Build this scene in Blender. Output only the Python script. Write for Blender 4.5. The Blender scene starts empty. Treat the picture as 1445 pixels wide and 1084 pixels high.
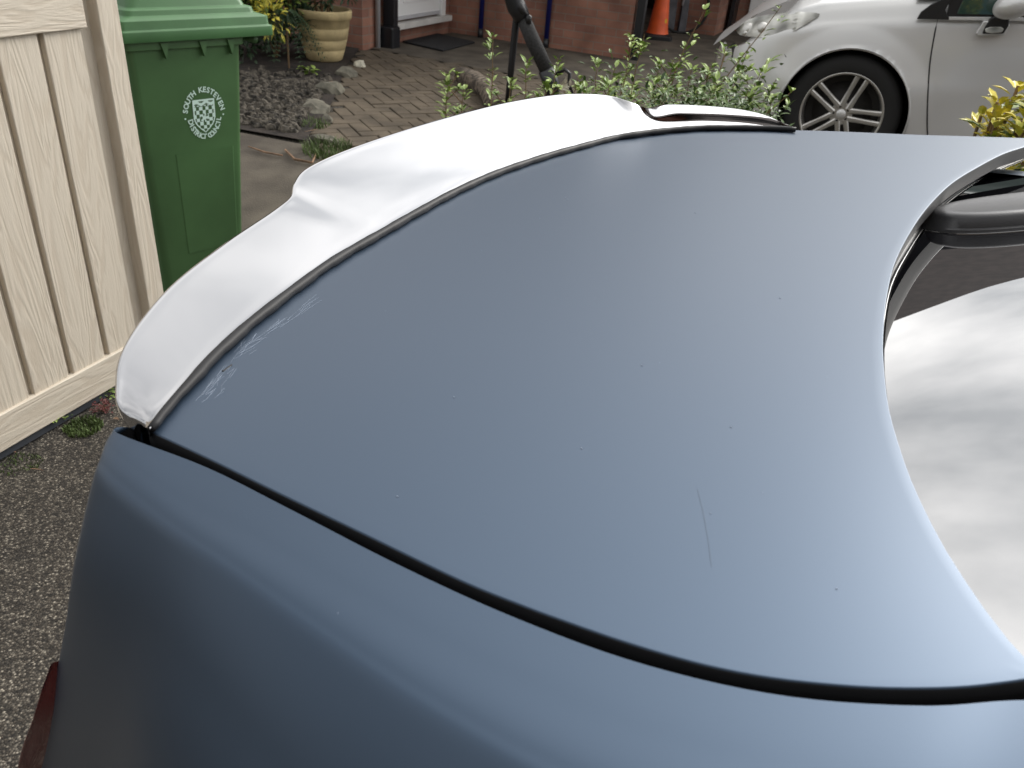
import bpy, bmesh, math, random
import numpy as np
from mathutils import Vector, Matrix

rng = random.Random(7)
sc = bpy.context.scene
COL = sc.collection

# ------------------------------------------------------------------ camera
FPX, CX, CY, EYE = 1130.0, 722.5, 542.0, 1.48
pitch = math.atan(FPX / 1866.0)
roll = math.radians(5.3)
FW = np.array([0, math.cos(pitch), -math.sin(pitch)])
R0 = np.array([1.0, 0, 0]); U0 = np.cross(R0, FW)
CR, SR = math.cos(roll), math.sin(roll)
EYEP = np.array([0, 0, EYE])
cam_d = bpy.data.cameras.new('camera')
cam_d.sensor_width = 36.0
cam_d.lens = FPX / 1445.0 * 36.0
cam_d.clip_start = 0.02; cam_d.clip_end = 500
cam = bpy.data.objects.new('camera', cam_d); COL.objects.link(cam)
rx = R0 * CR + U0 * SR; uy = -R0 * SR + U0 * CR
cam.matrix_world = Matrix(((rx[0], uy[0], -FW[0], 0), (rx[1], uy[1], -FW[1], 0), (rx[2], uy[2], -FW[2], EYE), (0, 0, 0, 1)))
cam_d.dof.use_dof = True
cam_d.dof.focus_distance = 1.0
cam_d.dof.aperture_fstop = 16.0
sc.camera = cam

# ------------------------------------------------------------------ world: overcast sky
SUN_EL, SUN_AZ = math.radians(32), math.radians(46)
w = bpy.data.worlds.new('World'); sc.world = w; w.use_nodes = True
nt = w.node_tree; nt.nodes.clear()
N = nt.nodes.new; L = nt.links.new
out = N('ShaderNodeOutputWorld'); bg = N('ShaderNodeBackground')
sky = N('ShaderNodeTexSky'); sky.sky_type = 'NISHITA'; sky.sun_disc = False
sky.sun_elevation = SUN_EL; sky.sun_rotation = SUN_AZ
tc = N('ShaderNodeTexCoord'); sep = N('ShaderNodeSeparateXYZ'); L(tc.outputs['Generated'], sep.inputs[0])
add = N('ShaderNodeMath'); add.operation = 'ADD'; add.inputs[1].default_value = 0.22
absz = N('ShaderNodeMath'); absz.operation = 'ABSOLUTE'; L(sep.outputs[2], absz.inputs[0]); L(absz.outputs[0], add.inputs[0])
dx = N('ShaderNodeMath'); dx.operation = 'DIVIDE'; L(sep.outputs[0], dx.inputs[0]); L(add.outputs[0], dx.inputs[1])
dy = N('ShaderNodeMath'); dy.operation = 'DIVIDE'; L(sep.outputs[1], dy.inputs[0]); L(add.outputs[0], dy.inputs[1])
cmb = N('ShaderNodeCombineXYZ'); L(dx.outputs[0], cmb.inputs[0]); L(dy.outputs[0], cmb.inputs[1])
mp = N('ShaderNodeMapping'); mp.inputs['Rotation'].default_value = (0, 0, math.radians(35)); mp.inputs['Scale'].default_value = (1.0, 1.45, 1)
mp.inputs['Location'].default_value = (7.7, 9.9, 0)
L(cmb.outputs[0], mp.inputs[0])
nz = N('ShaderNodeTexNoise'); nz.inputs['Scale'].default_value = 1.25; nz.inputs['Detail'].default_value = 6; nz.inputs['Roughness'].default_value = 0.5
nz.inputs['Distortion'].default_value = 0.3
L(mp.outputs[0], nz.inputs['Vector'])
rp = N('ShaderNodeValToRGB')
rp.color_ramp.elements[0].position = 0.34; rp.color_ramp.elements[0].color = (0.42, 0.43, 0.44, 1)
rp.color_ramp.elements[1].position = 0.60; rp.color_ramp.elements[1].color = (1.0, 0.985, 0.965, 1)
L(nz.outputs['Fac'], rp.inputs[0])
# luminance grows towards the zenith, as under cloud
zr = N('ShaderNodeMapRange'); zr.inputs['From Min'].default_value = 0.0; zr.inputs['From Max'].default_value = 1.0
zr.inputs['To Min'].default_value = 16.0; zr.inputs['To Max'].default_value = 18.5
L(sep.outputs[2], zr.inputs[0])
# and round the veiled sun
dt = N('ShaderNodeVectorMath'); dt.operation = 'DOT_PRODUCT'; L(tc.outputs['Generated'], dt.inputs[0])
dt.inputs[1].default_value = (math.sin(SUN_AZ) * math.cos(SUN_EL), math.cos(SUN_AZ) * math.cos(SUN_EL), math.sin(SUN_EL))
mx0 = N('ShaderNodeMath'); mx0.operation = 'MAXIMUM'; mx0.inputs[1].default_value = 0; L(dt.outputs['Value'], mx0.inputs[0])
pw = N('ShaderNodeMath'); pw.operation = 'POWER'; pw.inputs[1].default_value = 2.4; L(mx0.outputs[0], pw.inputs[0])
ma = N('ShaderNodeMath'); ma.operation = 'MULTIPLY_ADD'; ma.inputs[1].default_value = 1.85; ma.inputs[2].default_value = 0.62; L(pw.outputs[0], ma.inputs[0])
zm = N('ShaderNodeMath'); zm.operation = 'MULTIPLY'; L(zr.outputs[0], zm.inputs[0]); L(ma.outputs[0], zm.inputs[1])
sclv = N('ShaderNodeVectorMath'); sclv.operation = 'SCALE'; L(rp.outputs[0], sclv.inputs[0]); L(zm.outputs[0], sclv.inputs['Scale'])
mix = N('ShaderNodeMix'); mix.data_type = 'RGBA'; mix.inputs[0].default_value = 0.88
L(sky.outputs[0], mix.inputs[6]); L(sclv.outputs[0], mix.inputs[7])
L(mix.outputs[2], bg.inputs[0]); bg.inputs[1].default_value = 0.1
L(bg.outputs[0], out.inputs[0])
sun_d = bpy.data.lights.new('sun', 'SUN'); sun_d.energy = 2.1; sun_d.angle = math.radians(25); sun_d.color = (1.0, 0.96, 0.9)
sun = bpy.data.objects.new('sun', sun_d); COL.objects.link(sun)
sd = Vector((math.sin(SUN_AZ) * math.cos(SUN_EL), math.cos(SUN_AZ) * math.cos(SUN_EL), math.sin(SUN_EL)))
sun.rotation_euler = sd.to_track_quat('Z', 'Y').to_euler()
sc.view_settings.view_transform = 'Standard'; sc.view_settings.look = 'None'
sc.view_settings.exposure = 0.22; sc.view_settings.gamma = 1.0

# ------------------------------------------------------------------ helpers
def ray(x, y):
    a = x - CX; b = -(y - CY)
    d = R0 * (a * CR - b * SR) + U0 * (b * CR + a * SR) + FW * FPX
    return d / np.linalg.norm(d)
def onz(x, y, z):
    d = ray(x, y); return EYEP + d * (z - EYE) / d[2]
def onpl(x, y, P0, n):
    r = ray(x, y); return EYEP + r * (np.dot(np.array(P0) - EYEP, n) / np.dot(r, n))

def ong(x, y):
    z = 0.0
    for _ in range(30):
        P = onz(x, y, z); z = .5 * z + .5 * gz(P[0], P[1])
    return onz(x, y, z)

def tag(o, label=None, cat=None, group=None, kind=None):
    if label: o['label'] = label
    if cat: o['category'] = cat
    if group: o['group'] = group
    if kind: o['kind'] = kind
    return o
def empty(name, loc, label=None, cat=None, group=None, M=None):
    o = bpy.data.objects.new(name, None); COL.objects.link(o); o.empty_display_size = 0.1
    if M is not None: o.matrix_world = M
    else: o.location = Vector([float(v) for v in loc])
    return tag(o, label, cat, group)
def mobj(name, verts, faces, mat, parent=None, smooth=True, mats=None, fmats=None):
    me = bpy.data.meshes.new(name)
    me.from_pydata([tuple(float(c) for c in v) for v in verts], [], [tuple(f) for f in faces])
    for m in (mats or [mat]): me.materials.append(m)
    if fmats is not None: me.polygons.foreach_set('material_index', fmats)
    if smooth: me.polygons.foreach_set('use_smooth', [True] * len(me.polygons))
    me.update()
    o = bpy.data.objects.new(name, me); COL.objects.link(o)
    if parent is not None: o.parent = parent
    return o
def recalc(o):
    bm = bmesh.new(); bm.from_mesh(o.data); bmesh.ops.recalc_face_normals(bm, faces=bm.faces); bm.to_mesh(o.data); bm.free(); return o
class MB:
    def __init__(s): s.v = []; s.f = []
    def add(s, V, F):
        n = len(s.v); s.v += [tuple(float(c) for c in p) for p in V]; s.f += [tuple(i + n for i in f) for f in F]; return s
    def box(s, x0, x1, y0, y1, z0, z1, M=None):
        V = [(x, y, z) for z in (z0, z1) for y in (y0, y1) for x in (x0, x1)]
        if M is not None: V = [tuple(M @ Vector(p)) for p in V]
        return s.add(V, [(0, 2, 3, 1), (4, 5, 7, 6), (0, 1, 5, 4), (2, 6, 7, 3), (0, 4, 6, 2), (1, 3, 7, 5)])
    def tube(s, P, r, n=10, caps=True):
        P = [Vector([float(c) for c in p]) for p in P]
        rs = r if isinstance(r, (list, tuple)) else [r] * len(P)
        V = []; F = []; prev = None
        for i, p in enumerate(P):
            t = (P[min(i + 1, len(P) - 1)] - P[max(i - 1, 0)]).normalized()
            if prev is None:
                a = Vector((0, 0, 1)) if abs(t.z) < .9 else Vector((1, 0, 0))
                u = t.cross(a).normalized()
            else: u = (prev - t * prev.dot(t)).normalized()
            prev = u; q = t.cross(u)
            for k in range(n):
                an = 2 * math.pi * k / n; V.append(p + (u * math.cos(an) + q * math.sin(an)) * rs[i])
        for i in range(len(P) - 1):
            for k in range(n):
                F.append((i * n + k, i * n + (k + 1) % n, (i + 1) * n + (k + 1) % n, (i + 1) * n + k))
        if caps: F.append(tuple(range(n))[::-1]); F.append(tuple((len(P) - 1) * n + k for k in range(n)))
        return s.add(V, F)
    def lathe(s, prof, n=32, M=None):
        V = []; F = []
        for r, z in prof:
            for k in range(n):
                a = 2 * math.pi * k / n; p = Vector((r * math.cos(a), r * math.sin(a), z))
                V.append(M @ p if M is not None else p)
        for i in range(len(prof) - 1):
            for k in range(n): F.append((i * n + k, i * n + (k + 1) % n, (i + 1) * n + (k + 1) % n, (i + 1) * n + k))
        return s.add(V, F)
    def prism(s, poly, z0, z1, M=None):
        n = len(poly); V = [(x, y, z0) for x, y in poly] + [(x, y, z1) for x, y in poly]
        if M is not None: V = [tuple(M @ Vector(p)) for p in V]
        return s.add(V, [tuple(range(n))[::-1], tuple(range(n, 2 * n))] + [(k, (k + 1) % n, n + (k + 1) % n, n + k) for k in range(n)])
    def build(s, name, mat, parent=None, smooth=False, bevel=0, seg=2):
        o = mobj(name, s.v, s.f, mat, parent, smooth)
        if bevel:
            m = o.modifiers.new('bevel', 'BEVEL'); m.width = bevel; m.segments = seg; m.limit_method = 'ANGLE'
            if smooth is False:
                o.data.polygons.foreach_set('use_smooth', [True] * len(o.data.polygons)); m.harden_normals = True
        return o
def catmull(P, t):
    """P array (n,k), t in [0, n-1]"""
    P = np.asarray(P, float); n = len(P)
    i = min(int(t), n - 2); u = t - i
    p1, p2 = P[i], P[i + 1]
    p0 = P[i - 1] if i > 0 else 2 * p1 - p2
    p3 = P[i + 2] if i + 2 < n else 2 * p2 - p1
    return 0.5 * (2 * p1 + (p2 - p0) * u + (2 * p0 - 5 * p1 + 4 * p2 - p3) * u * u + (3 * p1 - 3 * p2 + p3 - p0) * u ** 3)
def resample(P, n, by_len=True):
    P = np.asarray(P, float); m = len(P)
    if not by_len: return np.array([catmull(P, t) for t in np.linspace(0, m - 1, n)])
    tt = np.linspace(0, m - 1, 40 * m); Q = np.array([catmull(P, t) for t in tt])
    d = np.r_[0, np.cumsum(np.linalg.norm(np.diff(Q, axis=0), axis=1))]; d /= d[-1]
    return np.array([[np.interp(s, d, Q[:, k]) for k in range(Q.shape[1])] for s in np.linspace(0, 1, n)])
def bicubic(G, nu, nv):
    G = np.asarray(G, float)           # rows x cols x 3
    rows = np.array([[catmull(r, t) for t in np.linspace(0, G.shape[1] - 1, nv)] for r in G])
    return np.array([[catmull(rows[:, j], t) for j in range(nv)] for t in np.linspace(0, G.shape[0] - 1, nu)])
def grid_obj(name, G, mat, parent=None, flip=False, closed=False):
    G = np.asarray(G); a, b = G.shape[:2]; F = []
    for i in range(a - 1):
        for j in range(b if closed else b - 1):
            f = (i * b + j, i * b + (j + 1) % b, (i + 1) * b + (j + 1) % b, (i + 1) * b + j)
            F.append(f[::-1] if flip else f)
    return mobj(name, G.reshape(-1, 3), F, mat, parent)
def coons(Rr, Wf, S0, S1):
    """Rr rear (u), Wf front (u), S0 at u=0 (v), S1 at u=1 (v)"""
    nu, nv = len(Rr), len(S0); G = np.zeros((nu, nv, Rr.shape[1]))
    for i in range(nu):
        u = i / (nu - 1)
        for j in range(nv):
            v = j / (nv - 1)
            G[i, j] = (1 - v) * Rr[i] + v * Wf[i] + (1 - u) * S0[j] + u * S1[j] - ((1 - u) * (1 - v) * Rr[0] + u * (1 - v) * Rr[-1] + (1 - u) * v * Wf[0] + u * v * Wf[-1])
    return G

# ------------------------------------------------------------------ materials
def mat(name, col, rough=0.5, metal=0.0, var=0.0, vscale=5.0, bump=0.0, bscale=60.0, spec=0.5, coat=0.0, ior=1.5, col2=None, detail=6.0, stretch=None):
    m = bpy.data.materials.new(name); m.use_nodes = True; t = m.node_tree; b = t.nodes['Principled BSDF']
    b.inputs['Base Color'].default_value = (*col, 1); b.inputs['Roughness'].default_value = rough; b.inputs['Metallic'].default_value = metal
    b.inputs['Specular IOR Level'].default_value = spec; b.inputs['IOR'].default_value = ior
    b.inputs['Coat Weight'].default_value = coat; b.inputs['Coat Roughness'].default_value = 0.05
    c = t.nodes.new('ShaderNodeTexCoord'); vec = c.outputs['Object']
    if stretch:
        mpn = t.nodes.new('ShaderNodeMapping'); mpn.inputs['Scale'].default_value = stretch; t.links.new(vec, mpn.inputs[0]); vec = mpn.outputs[0]
    if var or col2:
        n = t.nodes.new('ShaderNodeTexNoise'); n.inputs['Scale'].default_value = vscale; n.inputs['Detail'].default_value = detail; t.links.new(vec, n.inputs['Vector'])
        r = t.nodes.new('ShaderNodeValToRGB'); t.links.new(n.outputs['Fac'], r.inputs[0])
        lo = col2 if col2 else tuple(x * (1 - var) for x in col); hi = col if col2 else tuple(min(1, x * (1 + var)) for x in col)
        r.color_ramp.elements[0].position = 0.35; r.color_ramp.elements[0].color = (*lo, 1)
        r.color_ramp.elements[1].position = 0.65; r.color_ramp.elements[1].color = (*hi, 1)
        t.links.new(r.outputs[0], b.inputs['Base Color'])
    if bump:
        n2 = t.nodes.new('ShaderNodeTexNoise'); n2.inputs['Scale'].default_value = bscale; n2.inputs['Detail'].default_value = 5; t.links.new(vec, n2.inputs['Vector'])
        bp = t.nodes.new('ShaderNodeBump'); bp.inputs['Strength'].default_value = bump; bp.inputs['Distance'].default_value = 0.01
        t.links.new(n2.outputs['Fac'], bp.inputs['Height']); t.links.new(bp.outputs[0], b.inputs['Normal'])
    return m

def speckle_mat(name, dark, mid, light, scale, rough=0.85, bump=0.6, patch=None):
    m = bpy.data.materials.new(name); m.use_nodes = True; t = m.node_tree; b = t.nodes['Principled BSDF']
    c = t.nodes.new('ShaderNodeTexCoord')
    v = t.nodes.new('ShaderNodeTexVoronoi'); v.inputs['Scale'].default_value = scale; t.links.new(c.outputs['Object'], v.inputs['Vector'])
    bwn = t.nodes.new('ShaderNodeSeparateColor'); t.links.new(v.outputs['Color'], bwn.inputs[0])
    r = t.nodes.new('ShaderNodeValToRGB'); cr = r.color_ramp
    cr.elements[0].position = 0.0; cr.elements[0].color = (*dark, 1); cr.elements[1].position = 0.97; cr.elements[1].color = (*light, 1)
    e = cr.elements.new(0.55); e.color = (*mid, 1)
    e = cr.elements.new(0.86); e.color = tuple(0.5 * (mid[k] + light[k]) * .8 for k in range(3)) + (1,)
    t.links.new(bwn.outputs[0], r.inputs[0])
    dm = t.nodes.new('ShaderNodeMapRange'); dm.inputs['From Min'].default_value = 0; dm.inputs['From Max'].default_value = 0.62 / 1.0
    dm.inputs['To Min'].default_value = 1.0; dm.inputs['To Max'].default_value = 0.25
    t.links.new(v.outputs['Distance'], dm.inputs[0])
    big = t.nodes.new('ShaderNodeTexNoise'); big.inputs['Scale'].default_value = 2.2; big.inputs['Detail'].default_value = 5; t.links.new(c.outputs['Object'], big.inputs['Vector'])
    br = t.nodes.new('ShaderNodeMapRange'); br.inputs['From Min'].default_value = .3; br.inputs['From Max'].default_value = .7; br.inputs['To Min'].default_value = .65; br.inputs['To Max'].default_value = 1.25
    t.links.new(big.outputs['Fac'], br.inputs[0])
    mu = t.nodes.new('ShaderNodeMath'); mu.operation = 'MULTIPLY'; t.links.new(dm.outputs[0], mu.inputs[0]); t.links.new(br.outputs[0], mu.inputs[1])
    vm = t.nodes.new('ShaderNodeVectorMath'); vm.operation = 'SCALE'; t.links.new(r.outputs[0], vm.inputs[0]); t.links.new(mu.outputs[0], vm.inputs['Scale'])
    t.links.new(vm.outputs[0], b.inputs['Base Color']); b.inputs['Roughness'].default_value = rough
    bp = t.nodes.new('ShaderNodeBump'); bp.inputs['Strength'].default_value = bump; bp.inputs['Distance'].default_value = 0.004; bp.invert = True
    t.links.new(v.outputs['Distance'], bp.inputs['Height']); t.links.new(bp.outputs[0], b.inputs['Normal'])
    return m

def brick_mat(name, c1, c2, mortar):
    m = bpy.data.materials.new(name); m.use_nodes = True; t = m.node_tree; b = t.nodes['Principled BSDF']
    c = t.nodes.new('ShaderNodeTexCoord'); s = t.nodes.new('ShaderNodeSeparateXYZ'); t.links.new(c.outputs['Object'], s.inputs[0])
    a = t.nodes.new('ShaderNodeMath'); a.operation = 'ADD'; t.links.new(s.outputs[0], a.inputs[0]); t.links.new(s.outputs[1], a.inputs[1])
    k = t.nodes.new('ShaderNodeCombineXYZ'); t.links.new(a.outputs[0], k.inputs[0]); t.links.new(s.outputs[2], k.inputs[1])
    bt = t.nodes.new('ShaderNodeTexBrick'); t.links.new(k.outputs[0], bt.inputs['Vector'])
    bt.inputs['Scale'].default_value = 1.0; bt.inputs['Brick Width'].default_value = 0.225; bt.inputs['Row Height'].default_value = 0.075
    bt.inputs['Mortar Size'].default_value = 0.005; bt.inputs['Mortar Smooth'].default_value = 0.2
    bt.inputs['Color1'].default_value = (*c1, 1); bt.inputs['Color2'].default_value = (*c2, 1); bt.inputs['Mortar'].default_value = (*mortar, 1)
    n = t.nodes.new('ShaderNodeTexNoise'); n.inputs['Scale'].default_value = 3; n.inputs['Detail'].default_value = 8; t.links.new(c.outputs['Object'], n.inputs['Vector'])
    r = t.nodes.new('ShaderNodeMapRange'); r.inputs['From Min'].default_value = .3; r.inputs['From Max'].default_value = .7; r.inputs['To Min'].default_value = .6; r.inputs['To Max'].default_value = 1.3
    t.links.new(n.outputs['Fac'], r.inputs[0])
    vm = t.nodes.new('ShaderNodeVectorMath'); vm.operation = 'SCALE'; t.links.new(bt.outputs['Color'], vm.inputs[0]); t.links.new(r.outputs[0], vm.inputs['Scale'])
    t.links.new(vm.outputs[0], b.inputs['Base Color']); b.inputs['Roughness'].default_value = .9
    bp = t.nodes.new('ShaderNodeBump'); bp.inputs['Strength'].default_value = .5; bp.inputs['Distance'].default_value = .006; bp.invert = True
    t.links.new(bt.outputs['Fac'], bp.inputs['Height']); t.links.new(bp.outputs[0], b.inputs['Normal'])
    return m

M = {}
M['blue'] = mat('matte_blue_wrap', (0.039, 0.065, 0.104), rough=0.46, metal=0.72, bump=0.012, bscale=900, coat=0.8)
M['blue'].node_tree.nodes['Principled BSDF'].inputs['Coat Roughness'].default_value = 0.38
M['blue'].node_tree.nodes['Principled BSDF'].inputs['Coat IOR'].default_value = 1.32
M['carbon'] = mat('gloss_black', (0.49, 0.49, 0.50), rough=0.05, metal=1.0)
M['seal'] = mat('black_sealant', (0.010, 0.010, 0.011), rough=0.5, spec=0.25)
M['blackp'] = mat('black_plastic', (0.012, 0.012, 0.013), rough=0.42)
M['greyp'] = mat('satin_black_plastic', (0.035, 0.035, 0.037), rough=0.38, bump=.05, bscale=400)
M['gap'] = mat('black_channel_shade', (0.006, 0.006, 0.007), rough=0.6)  # black channel, also painted gap shade on the lid edge and panel lip
M['glass'] = mat('tinted_glass', (0.004, 0.004, 0.005), rough=0.0, ior=2.9)
M['trimline'] = mat('bright_trim', (0.6, 0.6, 0.6), rough=0.2, metal=1.0)
M['lamp_red'] = mat('red_lens', (0.10, 0.006, 0.008), rough=0.08, coat=1.0)
M['scratch'] = mat('scratch', (0.27, 0.32, 0.40), rough=0.5)
M['green'] = mat('green_plastic', (0.055, 0.125, 0.045), rough=0.42, var=0.12, vscale=4, bump=0.05, bscale=250)
M['greenlid'] = mat('green_lid_plastic', (0.055, 0.145, 0.052), rough=0.45, var=0.10, vscale=6, bump=0.04, bscale=200)
M['print'] = mat('pale_print', (0.60, 0.78, 0.70), rough=0.6)
M['tyre'] = mat('tyre_rubber', (0.012, 0.012, 0.012), rough=0.75)
M['rim'] = mat('alloy', (0.58, 0.57, 0.54), rough=0.36, metal=0.85)
M['silver'] = mat('silver_paint', (0.66, 0.66, 0.65), rough=0.34, metal=0.35, coat=0.6)
M['hub_dark'] = mat('brake_dark', (0.03, 0.028, 0.026), rough=0.6)
M['carglass'] = mat('green_tinted_window', (0.03, 0.06, 0.05), rough=0.03, ior=1.7)
M['lens'] = mat('clear_lens', (0.75, 0.75, 0.70), rough=0.12, coat=1.0, col2=(0.18, 0.18, 0.16), vscale=9, detail=1)
M['white'] = mat('white_upvc', (0.86, 0.86, 0.85), rough=0.35)
M['stonewhite'] = mat('white_sill', (0.62, 0.60, 0.57), rough=0.7, var=.1, vscale=8)
M['dpipe'] = mat('black_downpipe', (0.014, 0.015, 0.018), rough=0.35)
M['bluep'] = mat('blue_pipe', (0.012, 0.018, 0.14), rough=0.4)
M['greywp'] = mat('white_pipe', (0.5, 0.5, 0.52), rough=0.4)
M['mat'] = mat('rubber_mat', (0.012, 0.013, 0.015), rough=0.8, bump=.4, bscale=90)
M['brick'] = brick_mat('red_brick', (0.36, 0.175, 0.12), (0.27, 0.13, 0.095), (0.27, 0.20, 0.16))
M['brick2'] = brick_mat('buff_brick', (0.17, 0.13, 0.10), (0.13, 0.10, 0.08), (0.17, 0.15, 0.13))
M['orange'] = mat('orange_plastic', (0.78, 0.12, 0.03), rough=0.45, var=.12, vscale=10)
M['yellow'] = mat('yellow_mark', (0.8, 0.45, 0.03), rough=0.5)
M['foam'] = mat('charcoal_foam', (0.03, 0.03, 0.03), rough=0.9, var=.4, vscale=90, bump=.4, bscale=180)
M['pot'] = mat('sandstone_pot', (0.48, 0.38, 0.20), rough=0.85, var=.22, vscale=7, bump=.25, bscale=60)
M['soil'] = mat('soil', (0.022, 0.016, 0.012), rough=0.95, var=.5, vscale=14, bump=1.0, bscale=35)
M['stone'] = mat('gravel_stone', (0.125, 0.108, 0.085), rough=0.9, col2=(0.014, 0.012, 0.009), vscale=24, detail=1)
M['rock'] = mat('rock', (0.14, 0.13, 0.10), rough=0.9, var=.4, vscale=12, bump=.8, bscale=30)
M['rock2'] = mat('pale_rock', (0.55, 0.52, 0.42), rough=0.9, var=.3, vscale=20, bump=.8, bscale=30)
M['wood'] = mat('old_wood_strip', (0.20, 0.12, 0.07), rough=0.8, var=.4, vscale=20)
M['log'] = mat('rotten_log', (0.13, 0.105, 0.08), rough=0.95, var=.7, vscale=25, bump=1, bscale=40)
M['concrete'] = mat('dirty_concrete', (0.115, 0.098, 0.074), rough=0.9, col2=(0.055, 0.045, 0.034), vscale=4, detail=10, bump=.35, bscale=120)
M['paver'] = mat('block_paver', (0.125, 0.098, 0.067), rough=0.85, col2=(0.068, 0.053, 0.036), vscale=5, detail=9, bump=.3, bscale=120)
M['asphalt'] = speckle_mat('asphalt', (0.018, 0.014, 0.010), (0.095, 0.078, 0.058), (0.46, 0.41, 0.33), 185)
M['leaf'] = mat('leaf_green', (0.32, 0.42, 0.10), rough=0.5, col2=(0.13, 0.21, 0.04), vscale=12, detail=2)
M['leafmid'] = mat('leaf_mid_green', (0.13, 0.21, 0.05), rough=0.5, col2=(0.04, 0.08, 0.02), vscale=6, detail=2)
M['leafdark'] = mat('leaf_dark', (0.035, 0.07, 0.028), rough=0.45, col2=(0.016, 0.035, 0.016), vscale=12, detail=2)
M['leafyel'] = mat('leaf_yellow', (0.80, 0.66, 0.10), rough=0.5, col2=(0.45, 0.46, 0.07), vscale=16, detail=2)
M['leafred'] = mat('leaf_red', (0.09, 0.02, 0.018), rough=0.6)
M['stem'] = mat('plant_stem', (0.16, 0.10, 0.05), rough=0.8)
M['grass'] = mat('grass', (0.085, 0.125, 0.035), rough=0.7, var=.3, vscale=8)
M['strip'] = mat('grey_pvc_strip', (0.045, 0.05, 0.06), rough=0.5)
M['rooftile'] = mat('roof_tile', (0.06, 0.045, 0.04), rough=0.8, var=.3, vscale=6)
M['darkin'] = mat('dark_interior', (0.02, 0.018, 0.017), rough=0.9)
M['greycloth'] = mat('grey_cover', (0.10, 0.10, 0.11), rough=0.7, var=.3, vscale=8)
for k in ('leaf', 'leafdark', 'leafyel', 'grass'):
    M[k].node_tree.nodes['Principled BSDF'].inputs['Subsurface Weight'].default_value = 0.0

def wood_mat():
    m = bpy.data.materials.new('painted_wood'); m.use_nodes = True; t = m.node_tree; b = t.nodes['Principled BSDF']
    c = t.nodes.new('ShaderNodeTexCoord')
    at = t.nodes.new('ShaderNodeAttribute'); at.attribute_name = 'grain'
    n = t.nodes.new('ShaderNodeTexNoise'); n.inputs['Scale'].default_value = 1.0; n.inputs['Detail'].default_value = 3; n.inputs['Distortion'].default_value = .6
    t.links.new(at.outputs['Vector'], n.inputs['Vector'])
    mu = t.nodes.new('ShaderNodeMath'); mu.operation = 'MULTIPLY'; mu.inputs[1].default_value = 9.0; t.links.new(n.outputs['Fac'], mu.inputs[0])
    fr = t.nodes.new('ShaderNodeMath'); fr.operation = 'SINE'
    m2 = t.nodes.new('ShaderNodeMath'); m2.operation = 'MULTIPLY'; m2.inputs[1].default_value = 6.283; t.links.new(mu.outputs[0], m2.inputs[0]); t.links.new(m2.outputs[0], fr.inputs[0])
    r = t.nodes.new('ShaderNodeValToRGB'); r.color_ramp.elements[0].position = 0.0; r.color_ramp.elements[0].color = (0.53, 0.465, 0.375, 1)
    r.color_ramp.elements[1].position = 0.55; r.color_ramp.elements[1].color = (0.57, 0.51, 0.42, 1)
    mr = t.nodes.new('ShaderNodeMapRange'); mr.inputs['From Min'].default_value = -1; t.links.new(fr.outputs[0], mr.inputs[0]); t.links.new(mr.outputs[0], r.inputs[0])
    t.links.new(r.outputs[0], b.inputs['Base Color']); b.inputs['Roughness'].default_value = .55
    n3 = t.nodes.new('ShaderNodeTexNoise'); n3.inputs['Scale'].default_value = 25; n3.inputs['Detail'].default_value = 2; t.links.new(at.outputs['Vector'], n3.inputs['Vector'])
    ad = t.nodes.new('ShaderNodeMath'); ad.operation = 'ADD'; t.links.new(mr.outputs[0], ad.inputs[0]); t.links.new(n3.outputs['Fac'], ad.inputs[1])
    bp = t.nodes.new('ShaderNodeBump'); bp.inputs['Strength'].default_value = .5; bp.inputs['Distance'].default_value = .0015
    t.links.new(ad.outputs[0], bp.inputs['Height']); t.links.new(bp.outputs[0], b.inputs['Normal'])
    return m
M['gate'] = wood_mat()
def grain_attr(o, horizontal, seeds=True):
    """per-vertex coordinates for the wood grain: one random offset per loose board"""
    me = o.data; n = len(me.vertices); par = list(range(n))
    def fd(a):
        while par[a] != a: par[a] = par[par[a]]; a = par[a]
        return a
    for p in me.polygons:
        vs = p.vertices; r0 = fd(vs[0])
        for v in vs[1:]: par[fd(v)] = r0
    off = {}; at = me.attributes.new('grain', 'FLOAT_VECTOR', 'POINT'); vals = []
    for v in me.vertices:
        r = fd(v.index)
        if r not in off: off[r] = (rng.random() * 50, rng.random() * 50)
        ox, oz = off[r]; x, y, z = v.co
        if horizontal: vals += [x * 1.6 + ox, z * 14 + oz, y * 10]
        else: vals += [x * 14 + ox, z * 1.6 + oz, y * 10]
    at.data.foreach_set('vector', vals)

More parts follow.
